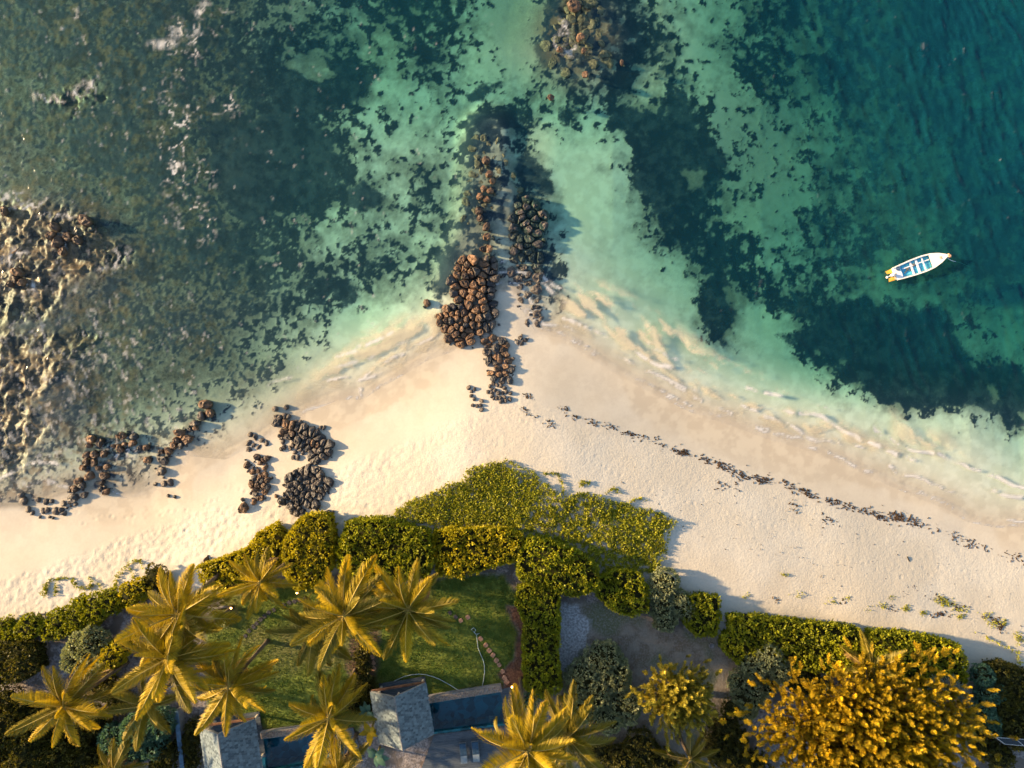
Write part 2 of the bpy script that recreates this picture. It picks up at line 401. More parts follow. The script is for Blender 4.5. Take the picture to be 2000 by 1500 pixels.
def build_ground():
    X, Y, F = make_grid(axis(-56, 56, 0.15, 420), axis(-43, 42, 0.15, 420))
    k = FPX / CAM_H; sx = 1000 + X * k; sy = 750 - Y * k
    d = shore_d(sx, sy)
    base = np.where(d > 0, 2.2 * sstep(0, 15, d) + 0.03 * np.minimum(d, 6), -bed_depth(sx, sy, np.minimum(d, 0)))
    ix = 1000 + X * FPX / (CAM_H - base); iy = 750 - Y * FPX / (CAM_H - base)       # where the spot shows in the photograph
    # --- weed and coral
    wx = sx + 26 * (fbm(X * .35, Y * .35, 5) - .5); wy = sy + 26 * (fbm(X * .35, Y * .35, 9) - .5)
    fx_ = 2000 - np.abs(np.mod(wx, 4000) - 2000); fy_ = np.where(wy < 0, np.mod(-wy, 900), wy)      # the bed goes on in kind outside the view
    fx_ = np.where((wx > 0) & (wx < 2000), wx, fx_)
    dens = grid_at(WEED, fx_, fy_, 50, 50, 25, 25) / 9.0
    n1 = fbm(X * 1.15, Y * 1.15, 21, 5, 0.6); n2 = fbm(X * 0.22, Y * 0.22, 40, 3)
    n3 = fbm(X * 2.6, Y * 2.6, 23, 4, .65); left = sstep(760, 420, sx)
    coarse = np.clip((n1 - .5) * 1.35 + (n2 - .5) * .6 + (n3 - .5) * (.8 + .7 * left) + .5, 0, 1)
    weed = sstep(-0.20, 0.20, dens * (0.98 - .06 * left) - 0.04 - coarse) * np.clip(dens * 6, 0, 1)
    weed = weed * (1 - .18 * left * sstep(.35, .6, n3) - .38 * sstep(1450, 1800, sx) * sstep(760, 500, sy))
    edge = 18 * (fbm(X * .9, Y * .9, 61, 5, .7) - .5)
    for i, poly in enumerate(WEED_POLYS):
        s = sd_poly(sx, sy, poly) + edge * (1.6 if i != 1 else 1.1); weed = np.maximum(weed, sstep(-8, 9, s) * np.clip(1.22 - 0.62 * n3, 0, 1))
    for poly in CLEAR_POLYS:
        s = sd_poly(sx, sy, poly) + edge * 1.8; weed = weed * (1 - 0.85 * sstep(-6, 8, s))
    weed = np.where(d > -0.6, weed * 0, weed)
    # --- rubble reef flat on the left and on the two rock tongues
    rub = 0.95 * sstep(720, 420, sx + 90 * (n2 - .5)) * sstep(900, 700, sy) + 0.5 * sstep(450, 150, sx)
    rub = np.maximum(rub, 0.85 * sstep(1, 0, np.hypot((sx - 1090) / 270, (sy - 40) / 210)))
    rub = np.maximum(rub, 0.8 * sstep(1, 0, np.hypot((sx - 940) / 110, (sy - 420) / 240)))
    rub = np.maximum(rub, 0.45 * sstep(1, 0, np.hypot((sx - 1450) / 250, (sy - 300) / 330)))
    thin = sstep(-.35, .45, dens + .10 - fbm(X * .8, Y * .8, 27, 5, .68)) * .75
    rub = np.maximum(np.clip(rub, 0, 1) * (0.62 + 0.6 * n1), thin)
    crag = np.zeros_like(X)
    for poly in CRAG: crag = np.maximum(crag, sstep(-14, 16, sd_poly(sx, sy, poly) + 3 * edge))
    brown = .8 * sstep(560, 160, sx + 200 * (n2 - .5)) * sstep(0.46, 0.66, fbm(X * .9, Y * .9, 77, 5, .7)) * sstep(0, -2, d)
    brown = np.maximum(brown, 0.9 * sstep(1, .3, np.hypot((sx - 1130) / 110, (sy - 70) / 120)) * sstep(.45, .6, n1))
    brown = np.maximum(brown, crag); weed = weed * (1 - .8 * crag)
    sea = sstep(0.2, -0.4, d)
    weed *= sea; rub *= sea; brown *= sea
    # --- beach
    dryline = np.interp(ix, DRYX, DRYY) + 14 * (fbm(X * .3, Y * .3, 31) - .5)
    dry = sstep(-8, 14, iy - dryline) * (d > 0)
    wet = 1 - sstep(-60, 40, iy - dryline - 18 * (fbm(X * .12, Y * .5, 33) - .5)); 
    arc = fbm(X * .11, Y * .11, 35, 2) + .25 * fbm(X * .5, Y * .5, 36, 2)
    film = .30 * sstep(.25, -.25, d - 9 * (arc - .42)) + .25 * sstep(.3, -.3, d - 14 * (arc - .50)) + .15 * sstep(.2, -.2, d - 5 * (arc - .35))
    wet = np.clip(wet * (.45 + .9 * film), 0, 1); wet = np.where(d > 0, wet, 1)
    lit = sd_poly(ix, iy, LITTER) + 18 * (fbm(X * .6, Y * .6, 51) - .5)
    litter = sstep(-4, 10, lit)
    lawn = sstep(-5, 9, sd_poly(ix, iy, LAWN) + 18 * (fbm(X * .5, Y * .5, 52) - .5))
    soil = np.maximum(sstep(-5, 7, sd_poly(ix, iy, SOIL) + 14 * (n1 - .5)), 0.75 * sstep(-6, 10, sd_poly(ix, iy, SOIL2) + 16 * (n1 - .5)))
    yard = sstep(-5, 9, sd_poly(ix, iy, YARD) + 14 * (n1 - .5))
    grav = sstep(-6, 6, sd_poly(ix, iy, GRAV) + 22 * (n1 - .5))
    soil = np.maximum(soil, 0)
    lawn *= (1 - soil)
    # --- relief
    h = base.copy()
    tread = sstep(0.15, 0.9, dry) * (1 - litter)
    leftness = sstep(1150, 500, ix)
    dents = fbm(X * 2.3, Y * 2.8, 91, 3, .6) - .5
    h += tread * dents * (0.026 + 0.115 * leftness)
    for pts in ([(150, 1010), (400, 985), (640, 930), (900, 850), (1060, 830)], [(1120, 870), (1400, 1010), (1720, 1100), (2020, 1150)], [(655, 1010), (700, 930), (790, 850)], [(1300, 1120), (1330, 1020), (1260, 930)], [(20, 1120), (200, 1090), (420, 1030)]):
        p = np.array(pts, float); s_ = np.concatenate([[0], np.cumsum(np.hypot(*(p[1:] - p[:-1]).T))]); RR = np.random.default_rng(len(pts) + pts[0][0])
        for j, u in enumerate(np.arange(0, s_[-1], 13.0)):                 # trails of footprints
            fx, fy = np.interp(u, s_, p[:, 0]) + RR.normal(0, 4), np.interp(u, s_, p[:, 1]) + (3 if j % 2 else -3) + RR.normal(0, 5) + 14 * math.sin(u * .013)
            near = (np.abs(ix - fx) < 10) & (np.abs(iy - fy) < 10); r_ = np.hypot(ix[near] - fx, (iy[near] - fy) * 1.4) / 3.6
            h[near] += RR.uniform(.1, 1) * (-.045 * np.exp(-r_ ** 2) + .02 * np.exp(-(r_ - 1.6) ** 2 * 3)) * (d[near] > 1.5)
    h += np.where(d > 0, 0.22 * (fbm(X * .14, Y * .14, 92, 2) - .5) * sstep(1, 8, d), 0) * (1 - litter)
    h += litter * 0.10 * (fbm(X * 1.3, Y * 1.3, 93, 4) - .5) * (1 - 0.7 * lawn)
    ripple = 0.005 * np.sin((X * .45 + Y * .9) * 5 + 4 * fbm(X * .4, Y * .4, 95))
    h += np.where(d < 0, ripple * sstep(0, -3, d), 0)
    h += sea * (weed * 0.035 + rub * 0.07 * (n1 - .45)) * sstep(0, -4, d)
    h = np.where(d < -0.5, np.minimum(h, -0.05), h)
    rk = ridged(X * .55, Y * .55, 301, 5)
    h = h + crag * sea * (.95 * (rk - .68) + .30 * (n3 - .5))
    # the two sunk pools
    for c in POOL_HOLES:
        s = sd_poly(X, Y, c); h = np.where(s > -0.05, 0.55, h)
    m1 = np.stack([weed, np.clip(rub, 0, 1), brown, wet], 1); m2 = np.stack([lawn, soil, grav, litter], 1)
    m3 = np.stack([yard, dry, np.clip((n1 - .5) * 1.3 + .5, 0, 1), n2], 1)
    me = mesh_np('ground', np.stack([X, Y, h], 1), F, mat_ground(), True, {'m1': m1, 'm2': m2, 'm3': m3, 'sea': sstep(-.2, -3.5, d)})
    return tag(link('ground', me), kind='structure')

def mat_ground():
    t = NT('ground_cover')
    v = t.pos(); m1 = t.sep(t.attr('m1')); wet = t.attr('m1', 'Alpha'); m2 = t.sep(t.attr('m2')); lit = t.attr('m2', 'Alpha'); m3 = t.sep(t.attr('m3'))
    fine = t.noise(5.0, 3, 0.65, v); mid = m3[2]; big = t.attr('m3', 'Alpha'); grain = fine
    sand = t.mix(t.ramp(big, .3, .7), (0.46, 0.415, 0.335), (0.495, 0.458, 0.385))
    sand = t.mix(t.math('MULTIPLY', t.ramp(fine, .35, .7), 0.30), sand, (0.38, 0.335, 0.275))
    wets = t.mix(t.ramp(mid, .35, .7), (0.385, 0.33, 0.25), (0.445, 0.39, 0.30))
    c = t.mix(t.math('MULTIPLY', wet, 0.9), sand, wets)
    c = t.mix(t.attr('sea', 'Fac'), c, t.mix(t.ramp(mid, .3, .75), (0.54, 0.505, 0.40), (0.63, 0.59, 0.48)))
    # sea bed
    rubc = t.mix(t.ramp(fine, .3, .7), (0.010, 0.013, 0.016), (0.090, 0.076, 0.058))
    c = t.mix(m1[1], c, rubc)
    weedc = t.mix(t.ramp(t.math('ADD', t.math('MULTIPLY', mid, .6), t.math('MULTIPLY', fine, .4)), .38, .68), (0.006, 0.018, 0.034), (0.030, 0.046, 0.062))
    wm = t.ramp(t.math('ADD', m1[0], t.math('MULTIPLY', t.math('SUBTRACT', fine, .5), .8)), .18, .92)
    c = t.mix(t.math('MULTIPLY', wm, .97), c, weedc)
    brm = t.math('MULTIPLY', m1[2], t.ramp(fine, .22, .5))
    c = t.mix(t.math('MULTIPLY', brm, .92), c, t.mix(t.ramp(mid, .4, .6), (0.022, 0.015, 0.011), (0.15, 0.088, 0.046)))
    # gardens
    litc = t.mix(t.ramp(fine, .3, .7), (0.10, 0.088, 0.085), (0.30, 0.265, 0.25)); litc = t.mix(t.ramp(mid, .45, .65), litc, (0.12, 0.10, 0.085))
    c = t.mix(lit, c, litc)
    yc = t.mix(t.ramp(mid, .3, .7), (0.13, 0.105, 0.075), (0.19, 0.165, 0.13)); yc = t.mix(t.ramp(big, .45, .6), yc, (0.10, 0.11, 0.06))
    c = t.mix(m3[0], c, t.mix(t.math('MULTIPLY', t.ramp(fine, .4, .7), .5), yc, (0.26, 0.24, 0.22)))
    c = t.mix(m2[2], c, t.mix(t.ramp(fine, .35, .65), (0.20, 0.20, 0.20), (0.42, 0.43, 0.43)))
    gr = t.mix(t.ramp(mid, .3, .75), (0.065, 0.105, 0.013), (0.165, 0.195, 0.032)); gr = t.mix(t.ramp(big, .5, .72), gr, (0.18, 0.165, 0.06))
    gr = t.mix(t.math('MULTIPLY', t.ramp(grain, .4, .7), .6), gr, (0.05, 0.085, 0.012))
    c = t.mix(m2[0], c, gr)
    c = t.mix(m2[1], c, t.mix(t.ramp(fine, .3, .7), (0.06, 0.028, 0.016), (0.16, 0.08, 0.05)))
    hgt = t.math('ADD', t.math('MULTIPLY', fine, t.math('ADD', t.math('MULTIPLY', m3[1], 1.0), t.math('ADD', 0.12, lit))), t.math('MULTIPLY', grain, t.math('ADD', 0.08, t.math('MULTIPLY', m2[0], .8))))
    nrm = t.bump(hgt, 0.32, 0.10)
    rough = t.math('SUBTRACT', 0.92, t.math('MULTIPLY', wet, 0.42))
    return t.done(t.bsdf(c, rough, 0.25, nrm))

# pools, as ground-level rectangles in world metres (filled in by the houses)
def quad_px(pts, z): return [P(x, y, z)[:2] for x, y in pts]
GZ = 2.4
POOL_A = quad_px([(838, 1374), (980, 1352), (992, 1412), (846, 1430)], GZ)
POOL_B = quad_px([(512, 1444), (655, 1424), (668, 1486), (520, 1504)], GZ)
POOL_HOLES = [POOL_A, POOL_B]
build_ground()

# ------------------------------------------------------------------ the sea
FOAM_LINES = [([(364, 880), (385, 898), (425, 904), (465, 905)], 2.2), ([(215, 958), (240, 975), (270, 985), (305, 982), (335, 965)], 2.2),
 ([(560, 838), (600, 815), (650, 790), (690, 772), (706, 788)], 2.5), ([(700, 752), (706, 785)], 4), ([(706, 788), (751, 751), (800, 727), (853, 695), (885, 682)], 2.6),
 ([(700, 748), (730, 720), (780, 690), (830, 668), (860, 650)], 3.0), ([(640, 745), (680, 735), (700, 750)], 3),
 ([(1060, 640), (1100, 652), (1130, 672), (1164, 691), (1224, 730), (1280, 758), (1350, 790)], 2.6), ([(1100, 620), (1150, 640), (1190, 655)], 4.5),
 ([(1185, 690), (1240, 715), (1300, 740), (1360, 775), (1415, 803), (1471, 831), (1524, 852), (1590, 860), (1685, 872)], 3.4), ([(1300, 772), (1340, 798), (1370, 810), (1430, 814), (1470, 832)], 2.6),
 ([(1713, 866), (1750, 885), (1790, 901)], 3.2), ([(1724, 954), (1760, 956), (1800, 966), (1850, 983)], 1.6), ([(1857, 985), (1862, 1004), (1892, 1018), (1950, 1030), (2010, 1027)], 2.0),
 ([(0, 935), (60, 905), (110, 905), (140, 935)], 4), ([(40, 945), (100, 940), (130, 955)], 5)]
SUNLIT_WASH = [([(1095, 545), (1180, 548), (1285, 605), (1400, 690), (1560, 775), (1700, 850), (1800, 890), (1700, 880), (1590, 858), (1470, 830), (1350, 780), (1240, 715), (1150, 660), (1090, 640)], 1.0),
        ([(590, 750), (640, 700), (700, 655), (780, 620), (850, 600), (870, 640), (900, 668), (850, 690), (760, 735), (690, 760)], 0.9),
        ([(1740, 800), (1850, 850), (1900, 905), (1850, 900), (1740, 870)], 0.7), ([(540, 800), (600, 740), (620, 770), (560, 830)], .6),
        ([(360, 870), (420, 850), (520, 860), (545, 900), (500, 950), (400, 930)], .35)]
BURSTS = [(95, 192, 28, 9, -.2), (150, 180, 35, 12, .5), (178, 165, 20, 18, .9), (365, 60, 26, 14, .2), (320, 85, 28, 10, .1), (395, 20, 20, 14, .8), (440, 20, 16, 8, 0), (20, 382, 30, 12, .1), (60, 398, 40, 9, .3), (120, 420, 42, 6, 0),
          (230, 500, 22, 14, .4), (215, 515, 25, 12, .4), (1098, 55, 8, 22, .2), (1090, 90, 6, 20, .3), (1113, 100, 14, 14, 0), (30, 500, 26, 16, .4), (50, 560, 26, 12, .2)]
NETS = [(345, 250, 38, 90), (345, 330, 34, 70), (395, 350, 28, 45), (385, 430, 40, 45), (330, 300, 25, 35), (385, 90, 18, 30), (440, 205, 28, 28), (350, 130, 30, 40), (345, 55, 20, 20), (240, 880, 35, 25), (1042, 610, 20, 20)]

def build_water():
    X, Y, F = make_grid(axis(-56, 56, 0.18, 420), axis(-19.5, 42, 0.18, 420))
    k = FPX / CAM_H; sx = 1000 + X * k; sy = 750 - Y * k
    d = shore_d(sx, sy); dep = np.where(d < 0, bed_depth(sx, sy, np.minimum(d, 0)), 0)
    # wind waves: crests run steeply from upper left to lower right
    ca, sa = math.cos(rad(-24)), math.sin(rad(-24)); U = X * ca - Y * sa; V = X * sa + Y * ca
    warp = fbm(X * .12, Y * .12, 3, 3); open_ = sstep(1200, 1800, sx) * sstep(0, -8, d)
    w1 = ridged(U * .85 + 2.2 * warp, V * .30, 7, 4); w2 = ridged(U * 1.5 + warp, V * .42, 17, 3)
    amp = (0.05 + 0.11 * open_ + 0.08 * sstep(420, 60, sx)) * sstep(-0.5, -8, d)
    z = amp * (w1 ** 2 * 1.6 - .5) + amp * .35 * (w2 - .5)
    # swash: low crests rolling onto the two beaches
    sh = np.where(d < 0, np.sin(-d * 1.7 + 5 * fbm(X * .18, Y * .18, 71)) * 0.035 * sstep(-10, -2, d) * sstep(0.2, -1, d), 0)
    z = z + sh + 0.012
    # froth, and sandy wave crests whose sunlit gold is painted cream
    foam_glint = np.zeros_like(X); n = fbm(X * 1.1, Y * 1.1, 81, 4, .6); r = ridged(X * 1.7, Y * 1.3, 84, 4)
    jx = sx + 16 * (fbm(X * .35, Y * .35, 66, 5, .72) - .5); jy = sy + 16 * (fbm(X * .35, Y * .35, 68, 5, .72) - .5)
    for pts, w in FOAM_LINES:
        foam_glint = np.maximum(foam_glint, sstep(w * 1.5, w * .1, seg_dist(jx, jy, pts)) * sstep(.34, .60, n) * sstep(.25, .6, fbm(X * 3.2, Y * 3.2, 87, 3)))
    for bx, by, rx, ry, a in BURSTS:
        u = (jx - bx) * math.cos(a) - (jy - by) * math.sin(a); v = (jx - bx) * math.sin(a) + (jy - by) * math.cos(a)
        foam_glint = np.maximum(foam_glint, sstep(1.4, .0, np.hypot(u / rx, v / ry)) ** .7 * sstep(.60, .86, r + .5 * (n - .5)))
    ln = 1 - np.abs(2 * fbm(X * .85, Y * .85, 101, 3, .55) - 1)
    for bx, by, rx, ry in NETS:
        foam_glint = np.maximum(foam_glint, sstep(1.4, .1, np.hypot((jx - bx) / rx, (jy - by) / ry)) * sstep(.90, .975, ln) * sstep(.30, .55, n))
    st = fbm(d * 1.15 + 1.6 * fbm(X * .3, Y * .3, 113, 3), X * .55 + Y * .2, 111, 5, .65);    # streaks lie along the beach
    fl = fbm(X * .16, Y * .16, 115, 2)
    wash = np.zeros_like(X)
    for poly, s in SUNLIT_WASH:
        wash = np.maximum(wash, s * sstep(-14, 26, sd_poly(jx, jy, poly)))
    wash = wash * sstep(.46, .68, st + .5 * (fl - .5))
    # broken chop on the far left reef; golden sun glitter painted as froth
    chop = sstep(270, 120, sx + 120 * (fl - .5)) * sstep(380, 470, sy) * sstep(960, 880, sy) + .8 * sstep(1, .2, np.hypot((sx - 110) / 90, (sy - 700) / 60))
    chop = np.clip(chop, 0, 1)
    cr = ridged(U * .9 + warp, V * .5, 121, 4)
    foam_glint = np.maximum(foam_glint, chop * sstep(.80, .97, cr + .25 * (n - .5)) * .28)
    for off, w in ((.10, .16), (-1.2, .20), (-2.7, .24), (-4.2, .22)):       # spent and breaking wave lines
        q = np.abs(d - off - 2.4 * (fbm(X * .13 + off, Y * .13, 151, 4, .6) - .5)); foam_glint = np.maximum(foam_glint, sstep(w * 1.25, w * .15, q) * sstep(.46, .56, fbm(X * .22 + 3 * off, Y * .22, 153, 2)) * sstep(.36, .56, n) * sstep(480, 620, sx))
    # sun glints on wavelets, painted as pale flecks among the froth
    fk = vnoise(U * 4.5, V * 2.0, 131) * .62 + vnoise(U * 1.4, V * .7, 137) * .38
    fdens = (.012 + .050 * sstep(520, 200, sx) * sstep(500, 720, sy) + .015 * sstep(900, 100, sx)) * sstep(1100, 750, sx)
    foam_glint = np.maximum(foam_glint, sstep(1 - fdens * 2.9 - .045, 1 - fdens * 2.9 + .05, fk + .07) * sstep(-1, -4, d) * .35 * sstep(1050, 800, sx))
    wisp = sstep(.90, 1.0, w1) * sstep(.5, .72, fbm(U * .8, V * .5, 141, 3)) * open_  # sky reflections on open-water crests, painted as pale streaks
    foam_glint = np.maximum(foam_glint, wisp * .24)
    keep = d < 0.9
    kf = keep[F].any(1); F = F[kf]; used = np.unique(F); remap = np.full(len(X), -1); remap[used] = np.arange(len(used)); F = remap[F]
    vert = np.stack([X, Y, z], 1)[used]
    me = mesh_np('sea', vert, F, mat_water(), True, {'depth': dep[used], 'foam_glint': foam_glint[used], 'wash': wash[used], 'chop': (.22 - .10 * chop + .27 * np.maximum(chop * .25, .7 * sstep(640, 250, sx) * sstep(560, 760, sy)) + .20 * sstep(1000, 300, sx))[used]})
    return tag(link('sea_water', me), kind='structure')

def mat_water():
    t = NT("sea_water")
    dep = t.attr('depth', 'Fac'); foam_glint = t.attr('foam_glint', 'Fac'); wash = t.attr('wash', 'Fac')
    cc = t.n('CombineColor')
    for i, kk in enumerate((0.54, 0.170, 0.235)): t.set(cc.inputs[i], t.math('POWER', math.exp(-kk), dep))
    tr = t.n('BsdfTransparent'); t.set(tr.inputs[0], cc.outputs[0])
    body = t.n('BsdfDiffuse'); t.set(body.inputs[0], (0.003, 0.052, 0.086, 1))
    turb = t.math('SUBTRACT', 1.0, t.math('POWER', math.exp(-0.065), t.math('POWER', dep, 2.0)))
    sh = t.shmix(turb, tr.outputs[0], body.outputs[0])
    sunlit_crest = t.n('BsdfDiffuse'); t.set(sunlit_crest.inputs[0], (0.52, 0.455, 0.33, 1))  # cream diffuse: sunlight on sandy crests put into the colour
    sh = t.shmix(t.math('MULTIPLY', wash, 0.74), sh, sunlit_crest.outputs[0])
    v = t.pos((1.0, 0.35, 1.0), rad(24)); rip = t.noise(1.35, 2, 0.6, v)
    nrm = t.bump(t.math('MULTIPLY', rip, t.attr('chop', 'Fac')), 1.0, 0.30)
    gl = t.n('BsdfGlossy'); gl.inputs['Roughness'].default_value = 0.15; t.set(gl.inputs['Normal'], nrm)
    g = t.n('NewGeometry'); dt = t.n('VectorMath', operation='DOT_PRODUCT'); t.set(dt.inputs[0], nrm); t.set(dt.inputs[1], g.outputs['Incoming'])
    fr = t.math('MULTIPLY_ADD', t.math('POWER', t.math('SUBTRACT', 1.0, t.math('ABSOLUTE', dt.outputs['Value']), clamp=True), 5.0), 0.40, 0.010)   # Schlick, the same from both sides
    sh = t.shmix(fr, sh, gl.outputs[0])
    fd = t.n('BsdfDiffuse'); t.set(fd.inputs[0], (0.52, 0.51, 0.49, 1))
    sh = t.shmix(t.math('MULTIPLY', foam_glint, t.ramp(t.noise(6, 2, .6), .3, .55, .35, 1.0)), sh, fd.outputs[0])
    return t.done(sh)
build_water()

# ------------------------------------------------------------------ boulders
def mat_rock(name, a, b, spec=0.3):
    t = NT(name); v = t.pos(obj=True); r = t.n('ObjectInfo').outputs['Random']
    nz = t.noise(2.4, 4, .6, v); c = t.mix(t.ramp(nz, .3, .7), a, b)
    c = t.mix(1.0, c, t.mix(r, (0.48, 0.52, 0.60), (1.55, 1.40, 1.20)), 'MULTIPLY')
    pit = t.ramp(t.noise(11, 3, .6, v), .55, .7); c = t.mix(t.math('MULTIPLY', pit, .5), c, tuple(k * .4 for k in a))
    return t.done(t.bsdf(c, .62, spec, t.bump(nz, .6, .12)))
ROCK = mat_rock('basalt_boulder', (0.055, 0.036, 0.025), (0.165, 0.10, 0.060))
ROCK_D = mat_rock('wet_and_shaded_basalt', (0.022, 0.022, 0.025), (0.070, 0.058, 0.050), .5)  # dark stone: wet rocks, and shade painted onto the right of piles
ROCK_S = mat_rock('submerged_stone', (0.05, 0.042, 0.030), (0.20, 0.155, 0.105))
ROCK_P = mat_rock('pale_beach_stone', (0.14, 0.125, 0.115), (0.28, 0.24, 0.20))
rng = np.random.default_rng(7)

def clip_cell(c, others, rmax, n=9):
    a = np.linspace(0, 2 * np.pi, n, endpoint=False) + rng.uniform(0, 1) + rng.normal(0, .16, n); th = rng.uniform(0, np.pi); s_ = rng.uniform(.72, 1.0)
    poly = np.stack([np.cos(a), s_ * np.sin(a)], 1) * rmax * rng.uniform(.86, 1.14, (n, 1)); poly = poly @ np.array([[np.cos(th), np.sin(th)], [-np.sin(th), np.cos(th)]])
    for o in others:
        m = (o - c) / 2; L = np.dot(m, m)
        if L < 1e-9 or L > (rmax * 1.2) ** 2: continue
        s = poly @ m - L; out = []
        for i in range(len(poly)):
            j = (i + 1) % len(poly)
            if s[i] <= 0: out.append(poly[i])
            if (s[i] < 0) != (s[j] < 0): out.append(poly[i] + (poly[j] - poly[i]) * s[i] / (s[i] - s[j]))
        poly = np.array(out)
        if len(poly) < 3: return None
    return poly

def dome(poly, h, gap=0.05, seed=0, n=None):
    n = n or 7 + seed % 4
    """a weathered stone on an outline: widest a little above its foot, domed and uneven on top"""
    q = poly
    for _ in range(1 + seed % 2):                        # round the corners
        nx = np.roll(q, -1, 0); q = np.stack([q * .75 + nx * .25, q * .25 + nx * .75], 1).reshape(-1, 2)
    per = np.concatenate([[0], np.cumsum(np.hypot(*(np.roll(q, -1, 0) - q).T))]); qq = np.vstack([q, q[:1]])
    s = np.linspace(0, per[-1], n, endpoint=False); q = np.stack([np.interp(s, per, qq[:, 0]), np.interp(s, per, qq[:, 1])], 1)
    ctr = q.mean(0); r = np.hypot(*(q - ctr).T)
    q = ctr + (q - ctr) * np.clip(1 - gap / np.maximum(r, .05), .4, 1)[:, None]
    R = np.random.default_rng(seed); tilt = R.normal(0, .26, 2); top = ctr + R.normal(0, .1, 2) * r.mean()
    prof = [(.94, -.8), (1.0, -.1), (.99, .40), (.90, .74), (.66, .93), (.32, 1.0)]
    vs = []; an_ = np.linspace(0, 2 * np.pi, n, endpoint=False); wob = .07 * np.sin(2 * an_ + R.uniform(0, 6)) + .05 * np.sin(3 * an_ + R.uniform(0, 6))
    fac = .22 * np.maximum(0, np.cos(an_ - R.uniform(0, 6.28)) - .35)
    for k, (sc, z) in enumerate(prof):
        w = max(0, (k - 1) / 5); cc = ctr * (1 - w) + top * w
        p = cc + (q - ctr) * sc * (1 + R.normal(0, .075, (n, 1)) + (wob * (.4 + .6 * w))[:, None])
        zz = z * h * (1 - fac * w) + (p - ctr) @ tilt * (k / 5) + R.normal(0, .10 * h, n)
        vs.append(np.column_stack([p, zz]))
    vs = np.vstack(vs + [np.array([[top[0], top[1], h * 1.0 + (top - ctr) @ tilt]])])
    fs = [(k * n + i, k * n + (i + 1) % n, (k + 1) * n + (i + 1) % n, (k + 1) * n + i) for k in range(5) for i in range(n)]
    fs += [(5 * n + i, 5 * n + (i + 1) % n, 6 * n) for i in range(n)]
    return vs, fs

NROCK = [0]; SMALL = []
def boulder(poly, x, y, ztop, h, mat, label, group, gap=.04):
    NROCK[0] += 1
    vs, fs = dome(poly, h, gap, NROCK[0])
    if label is None: SMALL.append((vs + np.array([x, y, ztop - h]), fs)); return None
    me = bpy.data.meshes.new('boulder'); me.from_pydata(vs.tolist(), [], fs)
    me.polygons.foreach_set('use_smooth', np.zeros(len(me.polygons), bool)); me.materials.append(mat); me.update()
    if NROCK[0] % 1 == 0 and ztop > .1:                        # smaller stones wedged round the foot
        size = float(np.hypot(*poly.T).mean()); R = np.random.default_rng(5000 + NROCK[0]); gz = float(ground_smooth(x, y))
        for _ in range(2):
            a = R.uniform(0, 6.28); q = size * R.uniform(.95, 1.35); r = size * R.uniform(.22, .5); aa = np.sort(R.uniform(0, 6.28, 8))
            pp = np.stack([np.cos(aa), np.sin(aa)], 1) * r * R.uniform(.8, 1.2, (8, 1)); v2, f2 = dome(pp, .8 * r, .0, 7000 + NROCK[0] * 3 + _, 7); X_, Y_ = x + q * math.cos(a), y + q * math.sin(a)
            SMALL.append((v2 + np.array([X_, Y_, max(gz, -.3) + .10 * r]), f2))
    return tag(link('boulder', me, None, (x, y, ztop - h)), label, 'boulder', group)

def fill(poly, size, seed, keep=1.0):
    """evenly spread, slightly irregular points inside a pixel polygon"""
    R = np.random.default_rng(seed); xs = [p[0] for p in poly]; ys = [p[1] for p in poly]
    area = abs(sum(poly[i][0] * poly[(i + 1) % len(poly)][1] - poly[(i + 1) % len(poly)][0] * poly[i][1] for i in range(len(poly)))) / 2
    n = max(1, int(area / (size * size * .86))); pts = []
    while len(pts) < n:
        c = np.stack([R.uniform(min(xs), max(xs), 22), R.uniform(min(ys), max(ys), 22)], 1); c = c[in_poly(c[:, 0], c[:, 1], poly)]
        for p in c:
            if not pts: pts.append(p); continue
        if len(c):
            dmin = np.min(np.hypot(c[:, None, 0] - np.array(pts)[None, :, 0], c[:, None, 1] - np.array(pts)[None, :, 1]), 1)
            pts.append(c[np.argmax(dmin * R.uniform(.5, 1, len(c)))])
    pts = np.array(pts)
    return pts[R.uniform(0, 1, len(pts)) < keep]

def pile(seeds, rmax, zt, mat, label, group, zlevel=0.3, dark=None, hf=0.52, gap=.022):
    """seeds in photograph pixels; zt(px, py, rnd) -> height of the stone's top"""
    k = (CAM_H - zlevel) / FPX; W = np.array([P(x, y, zlevel)[:2] for x, y in seeds]); out = []
    for i, c in enumerate(W):
        poly = clip_cell(c, [o for j, o in enumerate(W) if j != i], rmax * k * rng.uniform(.8, 1.15))
        if poly is None: continue
        size = math.sqrt(max(.01, 0.5 * abs(np.sum(poly[:, 0] * np.roll(poly[:, 1], -1) - np.roll(poly[:, 0], -1) * poly[:, 1]))))
        if size < .16: continue
        m = mat if dark is None or rng.uniform() > dark(*seeds[i]) else ROCK_D
        z = zt(seeds[i][0], seeds[i][1], rng.uniform()) + .15 * size
        out.append(boulder(poly, c[0], c[1], z, max(.20, hf * size), m, label, group, gap))
    return out

